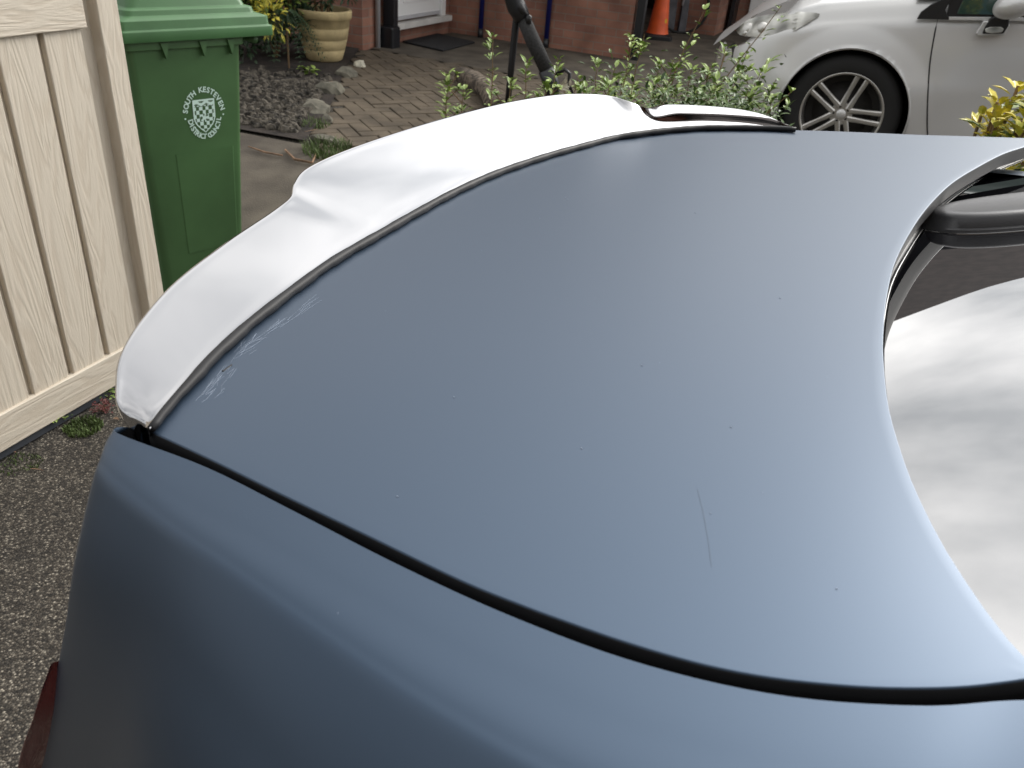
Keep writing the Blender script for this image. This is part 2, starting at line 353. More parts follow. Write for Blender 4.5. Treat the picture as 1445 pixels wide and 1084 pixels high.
# ------------------------------------------------------------------ ground and paths
def gz(x, y):
    t = min(1, max(0, (y - 3.0) / 1.8)); t = t * t * (3 - 2 * t)
    q = min(1, max(0, (-.2 - x) / .7)); q = q * q * (3 - 2 * q)
    return 0.15 * t - .14 * q * (1 - t)
def sheet(name, poly, off, m, step=0.25, jitter=0.0):
    """polygon draped over the ground: a grid clipped by the polygon's edges"""
    bm = bmesh.new(); xs = [p[0] for p in poly]; ys = [p[1] for p in poly]
    vs = [bm.verts.new((x, y, 0)) for x, y in poly]; bm.faces.new(vs)
    y = math.floor(min(ys) / step) * step
    while y < max(ys):
        bmesh.ops.bisect_plane(bm, geom=bm.verts[:] + bm.edges[:] + bm.faces[:], plane_co=(0, y, 0), plane_no=(0, 1, 0)); y += step
    x = -1.2
    while x < 0.0:
        bmesh.ops.bisect_plane(bm, geom=bm.verts[:] + bm.edges[:] + bm.faces[:], plane_co=(x, 0, 0), plane_no=(1, 0, 0)); x += .1
    for v in bm.verts: v.co.z = gz(v.co.x, v.co.y) + off
    bmesh.ops.recalc_face_normals(bm, faces=bm.faces)
    me = bpy.data.meshes.new(name); bm.to_mesh(me); bm.free(); me.materials.append(m)
    if me.polygons[0].normal.z < 0: me.flip_normals()
    o = bpy.data.objects.new(name, me); COL.objects.link(o); o['kind'] = 'structure'; return o
# one big ground sheet, finely stepped in the sloping part
ys = [-200, -50, -10, 0, 1, 2, 2.4] + [2.6 + 0.2 * i for i in range(13)] + [6, 8, 12, 20, 60, 250]
xs = [-200, -40, -10, -3, -1.2] + [-1.1 + .1 * i for i in range(12)] + [3, 10, 40, 200]
G = np.array([[(x, y, gz(x, y)) for x in xs] for y in ys])
g = grid_obj('ground', G, M['asphalt'], flip=True); g['kind'] = 'structure'
sheet('concrete_path', [(-6, 2.75), (2.0, 2.65), (2.2, 4.3), (-0.4, 4.55), (-1.32, 4.66), (-1.75, 4.78), (-6, 5.2)], 0.006, M['concrete'])
sheet('doorstep_slab', [(-1.62, 8.02), (-0.85, 7.65), (0.9, 6.9), (3.5, 6.0), (6, 9), (4, 13.5), (0.9, 12.5), (0.9, 8.75), (-1.0, 9.5)], 0.012, M['concrete'])
# herringbone block paving as one surface
pav = MB(); w_ = 0.1; ca, sa = math.cos(math.radians(28)), math.sin(math.radians(28))
def inside(x, y, poly):
    c = False; n = len(poly); j = n - 1
    for i in range(n):
        xi, yi = poly[i]; xj, yj = poly[j]
        if (yi > y) != (yj > y) and x < (xj - xi) * (y - yi) / (yj - yi) + xi: c = not c
        j = i
    return c
pav_poly = [(-1.32, 4.64), (-0.4, 4.5), (2.3, 4.28), (3.6, 5.9), (0.9, 6.95), (-0.85, 7.7), (-1.66, 8.0), (-1.62, 7.0), (-1.40, 5.7)]
for ix in range(-60, 90):
    for iy in range(-60, 90):
        t = (ix - iy) % 4
        if t == 0: a0, a1, b0, b1 = ix, ix + 2, iy, iy + 1
        elif t == 3: a0, a1, b0, b1 = ix, ix + 1, iy, iy + 2
        else: continue
        mx, my = (a0 + a1) / 2 * w_, (b0 + b1) / 2 * w_
        X = mx * ca - my * sa; Y = 5.5 + mx * sa + my * ca
        if not inside(X, Y, pav_poly): continue
        z = gz(X, Y); dz = rng.uniform(0.008, 0.014); tl = rng.uniform(-.02, .02); tl2 = rng.uniform(-.02, .02)
        g_ = 0.003; c_ = 0.004
        V = []
        for (ins, zz) in ((g_, -0.02), (g_, dz - .004), (g_ + c_, dz)):
            for (u, v) in ((a0 * w_ + ins, b0 * w_ + ins), (a1 * w_ - ins, b0 * w_ + ins), (a1 * w_ - ins, b1 * w_ - ins), (a0 * w_ + ins, b1 * w_ - ins)):
                V.append((u * ca - v * sa, 5.5 + u * sa + v * ca, z + zz + (u - mx) * tl + (v - my) * tl2))
        F = [(8, 9, 10, 11)]
        for r in (0, 4):
            for k in range(4): F.append((r + k, r + (k + 1) % 4, r + 4 + (k + 1) % 4, r + 4 + k))
        pav.add(V, F)
po = pav.build('block_paving', M['paver']); po['kind'] = 'structure'
sheet('soil_bed', [(-1.75, 4.80), (-1.34, 4.70), (-1.42, 5.7), (-1.62, 7.0), (-1.70, 7.9), (-6, 9.6), (-7, 5.3)], 0.02, M['soil'])

# gravel: nobody could count it
gv = MB()
for i in range(3400):
    y = rng.uniform(4.75, 6.6); 
    xr = -1.42 - 0.12 * (y - 4.75)
    x = xr - abs(rng.gauss(0, .9)) if rng.random() < .9 else xr - rng.random() * 2.5
    if rng.random() < (y - 5.4) * .8: continue
    if y < 4.80 + (-1.34 - x) * 0.22: continue
    s = rng.uniform(.014, .036); h = rng.uniform(.7, 1.2); n = rng.choice((5, 6)); a0 = rng.random() * 6
    V = []; 
    for (rr, zz) in ((1.0, -.3), (.95, .35), (.5, 1.0)):
        for k in range(n):
            a = a0 + 2 * math.pi * k / n; q = s * rr * rng.uniform(.75, 1.2)
            V.append((x + q * math.cos(a), y + q * math.sin(a) * .7, gz(x, y) + .02 + s * h * zz * rng.uniform(.8, 1.1)))
    F = [tuple(range(2 * n, 3 * n))] + [(r * n + k, r * n + (k + 1) % n, (r + 1) * n + (k + 1) % n, (r + 1) * n + k) for r in (0, 1) for k in range(n)]
    gv.add(V, F)
gvo = gv.build('gravel', M['stone']); tag(gvo, 'grey stone gravel lying on the soil bed behind the bin', 'gravel', kind='stuff')

def rock(px, py, sx, sy, sz, label, m='rock', seed=1, name='rock'):
    r_ = random.Random(seed); P = onz(px, py, gz(0, 6) + .02)
    bm = bmesh.new(); bmesh.ops.create_icosphere(bm, subdivisions=2, radius=1.0)
    for v in bm.verts:
        k = 1 + r_.uniform(-.2, .16); v.co = Vector((v.co.x * sx * k, v.co.y * sy * k, max(-.3, v.co.z) * sz * k))
    me = bpy.data.meshes.new(name); bm.to_mesh(me); bm.free(); me.materials.append(M[m])
    o = bpy.data.objects.new(name, me); COL.objects.link(o); o.location = (P[0], P[1], gz(P[0], P[1]) + sz * .25); o.rotation_euler[2] = r_.random() * 3
    return tag(o, label, 'rock', 'rocks edging the gravel bed')
rock(447, 152, .17, .10, .055, 'largest flat pale-brown rock beside the gravel edge', seed=3)
rock(466, 128, .12, .10, .07, 'grey-green rock above the largest flat rock', seed=5)
rock(489, 105, .10, .09, .06, 'rounded grey rock between the white stone and the grey-green rock', seed=6)
rock(508, 92, .055, .045, .05, 'small cream white stone nearest the brick corner', 'rock2', seed=8)
rock(459, 196, .10, .05, .04, 'low grey rock in front behind the grass tuft', seed=9)
rock(462, 170, .05, .04, .05, 'small jagged rock at the paving edge', seed=12)

def strip_obj(name, pts, wd, m, label, cat, th=.012):
    P = [onz(x, y, gz(0, 4.7) + .03) for x, y in pts]; mb = MB()
    P = [np.array([p[0], p[1], gz(p[0], p[1]) + .02]) for p in P]
    mb.tube(P, [wd * .45 * rng.uniform(.6, 1.1) for _ in P], n=6)
    o = mb.build(name, M[m]); return tag(o, label, cat)
strip_obj('wood_strip', [(350, 200), (372, 206), (398, 210)], .012, 'wood', 'thin brown wood strip along the concrete edge beside the bin', 'wood')
strip_obj('wood_strip', [(402, 205), (415, 214), (440, 218), (446, 210)], .018, 'wood', 'bent orange-brown bark strip beside the grass tuft', 'wood')
strip_obj('twig', [(430, 184), (448, 180)], .006, 'wood', 'pale dry twig on the gravel in front of the flat rock', 'twig')
strip_obj('twig', [(348, 118), (368, 115)], .009, 'wood', 'pale dry twig on the soil beside the bin edge', 'twig')
strip_obj('twig', [(445, 117), (470, 113)], .008, 'wood', 'pale dry twig lying just below the clay pot', 'twig')
lg = MB()
P = [onz(650, 107, .19), onz(668, 118, .19), onz(690, 130, .2), onz(700, 150, .2)]
lg.tube(P, [.06, .09, .08, .07], n=9); o = lg.build('log', M['log'], smooth=True)
for v in o.data.vertices: v.co += Vector((rng.uniform(-.012, .012), rng.uniform(-.012, .012), rng.uniform(-.015, .015)))
tag(o, 'rotten brown log lying beside the black stand', 'log')

# grass tufts and weeds
def tuft(name, px, py, z, n, h, spread, m, label, wd=.004):
    P = ong(px, py); mb = MB()
    for i in range(n):
        a = rng.random() * 6.28; r = spread * math.sqrt(rng.random()); bx, by = P[0] + r * math.cos(a), P[1] + r * math.sin(a)
        hh = h * rng.uniform(.5, 1.1); le = rng.uniform(-.6, .6) * hh; le2 = rng.uniform(-.6, .6) * hh; q = rng.random() * 6.28
        wx, wy = wd * math.cos(q), wd * math.sin(q); z0 = gz(bx, by)
        mb.add([(bx - wx, by - wy, z0), (bx + wx, by + wy, z0), (bx + le * .4 + wx * .7, by + le2 * .4 + wy * .7, z0 + hh * .6), (bx + le * .4 - wx * .7, by + le2 * .4 - wy * .7, z0 + hh * .6), (bx + le, by + le2, z0 + hh)],
               [(0, 1, 2, 3), (3, 2, 4)])
    o = mb.build(name, M[m]); return tag(o, label, 'grass', kind='stuff')
tuft('grass_tuft', 462, 214, .15, 420, .06, .14, 'grass', 'grass tuft at the corner of the concrete and the paving')
tuft('grass_tuft', 440, 178, .15, 160, .05, .12, 'grass', 'low mossy grass in front of the largest flat rock')
tuft('grass_tuft', 118, 604, .01, 500, .018, .06, 'grass', 'low green moss and grass under the wooden gate', wd=.003)
tuft('grass_tuft', 30, 655, .01, 140, .012, .06, 'grass', 'sparse moss on the tarmac near the gate foot', wd=.002)

def leaf_poly(mb, c, d, nrm, ln, wd, fold=.15):
    d = d.normalized(); s = d.cross(nrm)
    if s.length < 1e-4: s = d.cross(Vector((1, 0, 0)))
    s.normalize(); u = s.cross(d).normalized()
    pts = [c, c + d * ln * .3 + s * wd * .42 + u * wd * fold, c + d * ln * .65 + s * wd * .36 + u * wd * fold - u * ln * .03, c + d * ln - u * ln * .14,
           c + d * ln * .65 - s * wd * .36 + u * wd * fold - u * ln * .03, c + d * ln * .3 - s * wd * .42 + u * wd * fold, c + d * ln * .5 - u * ln * .01]
    mb.add(pts, [(0, 1, 6), (1, 2, 6), (2, 3, 6), (3, 4, 6), (4, 5, 6), (5, 0, 6)])

# weeds under the gate
def weed(px, py, n, ln, h, sp, m, label, name='weed'):
    P = ong(px, py); mb = MB(); st = MB(); root = empty(name, (P[0], P[1], P[2]), label, 'weed')
    for i in range(n):
        a = rng.random() * 6.28; r = sp * rng.random(); hh = h * rng.uniform(.3, 1)
        c = Vector((r * math.cos(a), r * math.sin(a), hh))
        d = Vector((math.cos(a + rng.uniform(-1, 1)), math.sin(a + rng.uniform(-1, 1)), rng.uniform(-.2, .7)))
        leaf_poly(mb, c, d, Vector((0, 0, 1)), ln * rng.uniform(.6, 1.2), ln * .6)
        if i % 4 == 0: st.tube([(0, 0, 0), (c.x * .5, c.y * .5, hh * .6), tuple(c)], .0012, n=4)
    mb.build('leaves', M[m], root); st.build('stem', M['stem'], root); return root
weed(80, 598, 150, .016, .06, .045, 'leaf', 'leafy green weed growing at the foot of the gate')
weed(148, 582, 70, .014, .035, .035, 'leafred', 'dark red trailing weed beside the gate foot')
weed(150, 562, 60, .014, .04, .03, 'leaf', 'small green weed under the gate end beside the spoiler')
weed(437, 108, 22, .07, .06, .05, 'leaf', 'small bright green weed in the soil below the pot')
for (px, py, lb) in ((14, 640, 'pale dry leaf at the foot of the gate on the left'), (160, 594, 'small orange dead leaf beside the spoiler tip'), (42, 665, 'long pale twig lying on the tarmac')):
    mb = MB(); P = ong(px, py)
    leaf_poly(mb, Vector((P[0], P[1], P[2] + .01)), Vector((1, rng.uniform(-.5, .2), 0)), Vector((0, 0, 1)), .045 if 'twig' in lb else .022, .006 if 'twig' in lb else .016)
    o = mb.build('dead_leaf' if 'leaf' in lb else 'twig', M['wood']); tag(o, lb, 'dead leaf' if 'leaf' in lb else 'twig')

# ------------------------------------------------------------------ gate
GB0 = -.10
P1 = onz(0, 640, GB0); P2 = onz(170, 541, GB0); gd = (P2 - P1) / np.linalg.norm(P2 - P1)
gn = np.array([gd[1], -gd[0], 0])           # towards the camera
GM = Matrix(((gd[0], gn[0], 0, P1[0]), (gd[1], gn[1], 0, P1[1]), (0, 0, 1, GB0 - .03), (0, 0, 0, 1)))
gate = empty('wooden_gate', (0, 0, 0), 'cream painted boarded wooden gate beside the green bin', 'gate', M=GM)
def gbox(mb, x0, x1, y0, y1, z0, z1): mb.box(x0, x1, y0, y1, z0, z1)
def gs(px, py): p = onpl(px, py, P1, gn) - P1; return float(p @ gd), float(p[2] + .03)
B0 = gs(104, 529)[0]; BP = (gs(155, 502)[0] - gs(48, 553)[0]) / 2      # groove positions
RS = (gs(126, 20)[0] + gs(196, 456)[0]) / 2 - .004                    # right end of the boarded panel
SS = (gs(133, 0)[0] + gs(205, 430)[0]) / 2; SE = (gs(166, 0)[0] + gs(224, 415)[0]) / 2
ZR = gs(70, 46)[1]; ZBt = gs(105, 530)[1]
pn = MB(); k = -6
while B0 + k * BP < RS:
    x0 = B0 + k * BP + .0095; x1 = min(B0 + (k + 1) * BP - .0095, RS + .002)
    if x1 - x0 > .02: pn.box(x0, x1, -.030, -.010, .07, 1.75)
    k += 1
pan = pn.build('boards', M['gate'], gate, bevel=.004); grain_attr(pan, False)
bk = MB(); bk.box(-.8, SE - .02, -.05, -.0305, .06, 1.76); bko = bk.build('backing', M['gate'], gate); grain_attr(bko, False)
rl = MB(); rl.box(-.8, RS, -.028, .0, .03, ZBt); r1 = rl.build('bottom_rail', M['gate'], gate, bevel=.004); grain_attr(r1, True)
rl = MB(); rl.box(-.8, RS, -.028, .002, ZR, ZR + .24); r2 = rl.build('middle_rail', M['gate'], gate, bevel=.004); grain_attr(r2, True)
rl = MB(); rl.box(-.8, RS, -.028, .002, 1.68, 1.80); r3 = rl.build('top_rail', M['gate'], gate, bevel=.004); grain_attr(r3, True)
rl = MB(); rl.box(SS, SE, -.05, .012, .03, 1.82); r4 = rl.build('stile', M['gate'], gate, bevel=.004); grain_attr(r4, False)
rl = MB(); rl.box(-.8, SE - .01, -.045, -.012, .0, .028); rl.build('threshold_strip', M['strip'], gate)

# ------------------------------------------------------------------ wheelie bin
Lb = onz(188, 62, .94); Rb = onz(388, 50, .94); bd = Rb - Lb; bl = np.linalg.norm(bd); bd /= bl
bn = np.array([-bd[1], bd[0], 0])           # away from the camera
BM_ = Matrix(((bd[0], bn[0], 0, Lb[0]), (bd[1], bn[1], 0, Lb[1]), (0, 0, 1, -.14), (0, 0, 0, 1)))
g0 = -.14; HB = .94 - g0
wb = empty('wheelie_bin', (0, 0, 0), 'green two-wheeled refuse bin with council crest behind the gate', 'bin', M=BM_)
def ring(x0, x1, y0, y1, z, r, n=4):
    pts = []
    for (cx_, cy_, a0) in ((x1 - r, y1 - r, 0), (x0 + r, y1 - r, 90), (x0 + r, y0 + r, 180), (x1 - r, y0 + r, 270)):
        for k in range(n + 1):
            a = math.radians(a0 + 90 * k / n); pts.append((cx_ + r * math.cos(a), cy_ + r * math.sin(a), z))
    return pts
def stack(rings, cap0=True, cap1=True):
    n = len(rings[0]); V = [p for r in rings for p in r]; F = []
    for i in range(len(rings) - 1):
        for k in range(n): F.append((i * n + k, i * n + (k + 1) % n, (i + 1) * n + (k + 1) % n, (i + 1) * n + k))
    if cap0: F.append(tuple(range(n))[::-1])
    if cap1: F.append(tuple((len(rings) - 1) * n + k for k in range(n)))
    return V, F
YB0 = .030; XB1 = .437
body = MB()
V, F = stack([ring(.03, XB1 - .055, YB0 + .07, .60, .03, .03), ring(.025, XB1 - .045, YB0 + .055, .61, .16, .03), ring(-.01, XB1, YB0, .66, HB - .03, .025), ring(-.01, XB1, YB0, .66, HB - .005, .025)])
body.add(V, F); bo = body.build('body', M['green'], wb, smooth=True)
md = bo.modifiers.new('es', 'EDGE_SPLIT'); md.split_angle = math.radians(50)
# raised lower panel and gussets
def fx(x, z):       # y of the side face at height z
    t = (z - .16) / (HB - .19); t = min(1, max(0, t)); return YB0 + .055 * (1 - t)
pp = MB()
zt, zb = HB - .42, .24
for (xa, xb) in ((.135, .36),):
    V = [(xa, fx(0, zb) - .0025, zb), (xb, fx(0, zb) - .0025, zb), (xb + .01, fx(0, zt) - .0025, zt), (xa - .01, fx(0, zt) - .0025, zt),
         (xa - .008, fx(0, zb) + .004, zb), (xb + .008, fx(0, zb) + .004, zb), (xb + .018, fx(0, zt) + .004, zt + .01), (xa - .018, fx(0, zt) + .004, zt + .01)]
    pp.add(V, [(0, 1, 2, 3), (4, 0, 3, 7), (1, 5, 6, 2)])
pp.build('lower_panel', M['green'], wb, bevel=.003)
for xg in (.12, .27, .385):
    gm = MB(); gm.prism([(xg - .016, 0), (xg + .016, 0), (xg, -.055)], 0, .018)
    Vg = [(x, fx(0, HB) - z - .004 + .004, HB - .006 + y) for x, y, z in gm.v]; mobj('gusset', Vg, gm.f, M['green'], wb, smooth=False)
# rim under lid
rb = MB(); V, F = stack([ring(-.02, XB1 + .01, YB0 - .01, .67, HB - .03, .02), ring(-.02, XB1 + .01, YB0 - .01, .67, HB + .0, .02)]); rb.add(V, F); rb.build('rim', M['green'], wb, bevel=.003)
lid = MB()
X0, X1 = -.045, bl
prof = [(0, HB - .0, .02), (0, HB + .036, .02), (.012, HB + .040, .02), (.014, HB + .070, .02), (.055, HB + .082, .03), (.060, HB + .100, .03), (.085, HB + .106, .03), (.095, HB + .135, .04), (.16, HB + .150, .05)]
rings = [ring(X0 + i * .8, X1 - i * 1.0, 0 + i * .55, .70 - i, z, r) for (i, z, r) in prof]
V, F = stack(rings); lid.add(V, F); lo = lid.build('lid', M['greenlid'], wb, smooth=True, bevel=.0025)
lo.modifiers['bevel'].harden_normals = False
m2 = lo.modifiers.new('es', 'EDGE_SPLIT'); m2.split_angle = math.radians(28)
mb = MB(); 
for sx in (.05, .38):
    pass
mb.tube([(X1 - .06, .05, HB - .02), (X1 - .06, .62, HB - .02)], .014, n=12); mb.build('handle', M['green'], wb, smooth=True)
for yy in (.09, .58):
    mb = MB(); Mx = Matrix.Translation((XB1 - .02, yy, .10)) @ Matrix.Rotation(math.pi / 2, 4, 'X')
    mb.lathe([(0, -.025), (.085, -.025), (.10, -.015), (.10, .015), (.085, .025), (0, .025)], 24, Mx); mb.build('wheel', M['tyre'], wb, smooth=True)
# council crest: lettering round a chequered shield
def glyph(ch, size, bold=.03):
    cu = bpy.data.curves.new('g', 'FONT'); cu.body = ch; cu.size = size; cu.align_x = 'CENTER'; cu.offset = bold * size; cu.resolution_u = 3
    ob = bpy.data.objects.new('g', cu); COL.objects.link(ob); bpy.context.view_layer.update()
    me = bpy.data.meshes.new_from_object(ob.evaluated_get(bpy.context.evaluated_depsgraph_get()))
    V = [tuple(v.co) for v in me.vertices]; Fc = [tuple(p.vertices) for p in me.polygons]
    bpy.data.objects.remove(ob); bpy.data.curves.remove(cu); bpy.data.meshes.remove(me); return V, Fc
def bin_local(px, py):
    n = np.array([bn[0], bn[1], 0]); P0 = np.array(Lb) + bn * (YB0 + .03); P = onpl(px, py, P0, n); d = P - Lb
    return float(d @ bd), float(P[2] - g0)
cxl, czl = bin_local(285.5, 162); xr, _ = bin_local(311, 160); xl, _ = bin_local(257, 163); _, zt_ = bin_local(287, 122); _, zb_ = bin_local(287, 197)
RXe = (xr - xl) / 2; RZe = (zt_ - zb_) / 2
emb = MB()
FS = .028
def face_y(z): return fx(0, z) - .0025
def put(V, F, ang, rx_, rz_, inward):
    """ang measured clockwise from the top"""
    ox = math.sin(ang) * rx_; oz = math.cos(ang) * rz_
    th = -ang if not inward else math.pi - ang
    W = []
    for x, y, _ in V:
        X = x * math.cos(th) - y * math.sin(th); Z = x * math.sin(th) + y * math.cos(th)
        W.append((cxl + ox + X, face_y(czl + oz + Z), czl + oz + Z))
    emb.add(W, F)
def word(txt, a0, a1, inward):
    n = len(txt)
    for i, ch in enumerate(txt):
        if ch == ' ': continue
        a = math.radians(a0 + (a1 - a0) * i / (n - 1))
        V, F = glyph(ch, FS); 
        r_off = -FS * .36 if not inward else FS * .36
        put(V, F, a, RXe + (r_off if not inward else -r_off * -1 * -1), RZe + (r_off if not inward else -r_off * -1 * -1), inward)
word('SOUTH KESTEVEN', -76, 76, False)
word('DISTRICT COUNCIL', 257, 103, True)
for s in (-1, 1):
    a = math.radians(90 * s + (2 if s > 0 else -2)); ox = math.sin(a) * (RXe - FS * 0); oz = math.cos(a) * RZe
    V = [(cxl + ox + .0035 * math.cos(k), face_y(czl + oz), czl + oz + .0035 * math.sin(k)) for k in np.linspace(0, 2 * math.pi, 9)[:-1]]
    emb.add(V, [tuple(range(8))])
# shield: chequers cut out of a pale field (cells of a fine grid)
SW, SH = RXe * 1.06 / 2 * 1.08, RZe * 1.30 / 2
def shield_in(u, v):       # u,v in [-1,1], v up
    if v > .96: return False
    hw = 1.0 if v > 0 else max(0, 1 - (-v) ** 2.1)
    return abs(u) <= hw
def shield_border(u, v): return shield_in(u, v) and not shield_in(u * 1.0 / .88, v / .92 + (.02 if v < 0 else 0))
nx_, nz_ = 44, 60
for i in range(nx_):
    for j in range(nz_):
        u = -1 + 2 * (i + .5) / nx_; v = -1 + 2 * (j + .5) / nz_
        if not shield_in(u, v): continue
        on = True
        if not shield_border(u, v):
            if v > .52:      # lion-like passant band
                wv = .74 + .07 * math.sin(u * 7)
                on = abs(v - wv) < .09 or (abs(v - .60) < .045 and (u * 3.1) % 1 < .55)
            elif (u / .42) ** 2 + ((v + .12) / .24) ** 2 < 1:
                a = math.atan2(v + .12, u); r = math.hypot(u / .42, (v + .12) / .24); on = r < .45 or math.cos(5 * a) > -.1
            else:
                on = (int(math.floor((u + 1.02) / .29)) + int(math.floor((v + 1) / .22))) % 2 == 0
        if on:
            x0 = cxl + (u - 1 / nx_) * SW; x1 = cxl + (u + 1 / nx_) * SW; z0 = czl + (v - 1 / nz_) * SH; z1 = czl + (v + 1 / nz_) * SH
            emb.add([(x0, face_y(z0), z0), (x1, face_y(z0), z0), (x1, face_y(z1), z1), (x0, face_y(z1), z1)], [(0, 1, 2, 3)])
emb.build('crest', M['print'], wb)

# ------------------------------------------------------------------ blue car
N_ = onz(210, 605, 1.17); F_ = onz(1125, 182, 1.17)
Bx = (F_ - N_) / np.linalg.norm(F_ - N_); Ax = np.array([Bx[1], -Bx[0], 0]); Mc = (N_ + F_) / 2; Mc[2] = 0
CM = Matrix(((Ax[0], Bx[0], 0, Mc[0]), (Ax[1], Bx[1], 0, Mc[1]), (0, 0, 1, 0), (0, 0, 0, 1)))
car = empty('blue_car', (0, 0, 0), 'matte dark blue saloon car with glossy boot spoiler in the foreground', 'car', M=CM)
def loc3(P): d = np.asarray(P) - Mc; return np.array([d @ Ax, d @ Bx, d[2]])
def Zm(a, b): return 1.17 + .05 * a - .008 * ((b - .1) / .8) ** 2
def Zg(a, b): return 1.1385 + .235 * (a - .28) - (.045 if b > .1 else .012) * (b - .1) ** 2
def hit(x, y, Zf, dz=0.0):
    """pixel ray met with the height model, in car coordinates"""
    z = 1.17 + dz; d = ray(x, y)
    for _ in range(80):
        P = EYEP + d * (z - EYE) / d[2]; l = loc3(P); z = .6 * z + .4 * (Zf(l[0], l[1]) + dz)
    P = EYEP + d * (z - EYE) / d[2]; return loc3(P)
def hz(x, y, z): return loc3(onz(x, y, z))

inner_px = [(212, 607), (240, 574), (270, 540), (300, 507), (350, 462), (410, 415), (465, 376), (510, 349), (560, 318), (640, 276), (700, 249), (770, 225), (830, 208), (880, 196), (915, 190), (965, 185.5), (1010, 183), (1065, 182.5), (1125, 184)]
win_px = [(1445, 930), (1412, 891), (1381, 849), (1330, 770), (1290, 690), (1268, 630), (1252, 570), (1245, 500), (1246, 460), (1250, 420), (1262, 370), (1285, 325), (1310, 290), (1343, 258), (1380, 235), (1415, 217), (1445, 207)]
near_px = [(212, 607), (300, 648), (400, 697), (520, 754.5), (650, 817), (740, 853.5), (800, 875.5), (870, 900), (950, 924.5), (1020, 942), (1100, 956), (1200, 966), (1280, 969), (1360, 967), (1430, 959), (1450, 956), (1468, 953)]
far_px = [(1125, 184), (1180, 185.5), (1240, 188), (1300, 190.5), (1370, 192.5), (1445, 195)]
def curve(px, Zf, n, dz=0): return resample([hit(x, y, Zf, dz) for x, y in px], n)
nU, nV = 90, 60
near_all = curve(near_px, Zm, 200)
ks = 140                                   # the acute front corner lies inside the front curve
S0 = resample(near_all[:ks + 1], nV)
Wr = curve([(1468, 953)] + win_px, Zm, 200)
Wr = np.concatenate([Wr, [Wr[-1] + (Wr[-1] - Wr[-6]) * k for k in (1.5, 3)]])
n1 = 22
Wf = np.concatenate([resample(near_all[ks:], n1), resample(Wr, nU - n1 + 1)[1:]])
Rr = curve(inner_px, Zm, nU)
S1 = curve(far_px, Zm, 200); S1 = resample(np.concatenate([S1, [Wf[-1] + np.array([-.004, .01, 0])]]), nV)
Rr[0] = S0[0]; Rr[-1] = S1[0]; Wf[0] = S0[-1]; Wf[-1] = S1[-1]
G = coons(Rr, Wf, S0, S1)
for i in range(nU):
    for j in range(nV): G[i, j, 2] = Zm(G[i, j, 0], G[i, j, 1])
# roll the borders down
def outward(G, k):
    pass
border = [('i0', G[0]), ('j1', G[:, -1]), ('i1', G[-1][::-1]), ('j0', G[:, 0][::-1])]
loop = np.concatenate([b[:-1] for _, b in border]); nl = len(loop)
c0 = G[nU // 2, nV // 2]
V = [tuple(p) for p in G.reshape(-1, 3)]; Fc = []
for i in range(nU - 1):
    for j in range(nV - 1): Fc.append((i * nV + j, i * nV + j + 1, (i + 1) * nV + j + 1, (i + 1) * nV + j))
idx = [j for j in range(nV - 1)] + [i * nV + nV - 1 for i in range(nU - 1)] + [(nU - 1) * nV + j for j in range(nV - 1, 0, -1)] + [i * nV for i in range(nU - 1, 0, -1)]
assert len(idx) == nl
osign = 1.0 if sum(loop[k][0] * loop[(k + 1) % nl][1] - loop[(k + 1) % nl][0] * loop[k][1] for k in range(nl)) > 0 else -1.0
prev = idx
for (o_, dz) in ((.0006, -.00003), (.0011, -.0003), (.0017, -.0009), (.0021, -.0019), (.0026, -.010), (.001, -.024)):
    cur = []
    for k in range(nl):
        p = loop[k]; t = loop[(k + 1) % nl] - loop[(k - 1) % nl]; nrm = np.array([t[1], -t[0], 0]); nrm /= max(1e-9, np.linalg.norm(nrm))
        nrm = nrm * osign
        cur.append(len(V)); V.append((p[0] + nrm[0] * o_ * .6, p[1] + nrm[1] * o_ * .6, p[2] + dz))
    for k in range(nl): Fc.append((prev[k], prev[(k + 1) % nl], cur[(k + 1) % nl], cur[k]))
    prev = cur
lidb = mobj('boot_lid', V, Fc, None, car, mats=[M['blue'], M['gap']], fmats=[0] * (len(Fc) - 3 * nl) + [1] * (3 * nl)); recalc(lidb)  # lower lid edge coloured black as the shade inside the shut line

# black channel under the lid edges
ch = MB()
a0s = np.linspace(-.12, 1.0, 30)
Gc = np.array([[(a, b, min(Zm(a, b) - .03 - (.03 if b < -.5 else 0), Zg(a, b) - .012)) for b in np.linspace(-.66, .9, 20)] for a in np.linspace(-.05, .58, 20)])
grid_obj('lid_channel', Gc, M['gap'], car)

# rear window
gl_px = [(1500, 1010), (1440, 960), (1380, 872), (1325, 775), (1285, 690), (1262, 620), (1252, 560), (1248, 510), (1251, 455), (1262, 402), (1285, 357), (1315, 312), (1345, 283), (1380, 258), (1415, 239), (1440, 228)]
E0 = curve(gl_px, Zg, 56)
t_ = E0[-1] - E0[-3]; t_ /= np.linalg.norm(t_)
E0 = np.concatenate([E0, [E0[-1] + t_ * .06 * k for k in range(1, 4)]])
for q in E0[-3:]: q[2] = Zg(q[0], q[1])
rowsG = []
for t in np.linspace(0, 1, 26):
    r = E0.copy(); r[:, 0] = (1 - t) * E0[:, 0] + t * 1.15
    r[:, 1] = E0[:, 1] + (np.maximum(E0[:, 1], -.458) - E0[:, 1]) * min(1, t * 8)
    for q in r: q[2] = Zg(q[0], q[1])
    rowsG.append(r)
grid_obj('rear_window', np.array(rowsG), M['glass'], car, flip=True)
mb = MB(); mb.tube([(p[0] - .003, p[1], p[2] + .0005) for p in E0[3:]], .0012, n=6); mb.build('window_seal', M['trimline'], car, smooth=True)
mb = MB(); mb.tube([(p[0] - .010, p[1], p[2] - .004) for p in E0[3:]], .006, n=8); mb.build('rubber_seal', M['blackp'], car, smooth=True)
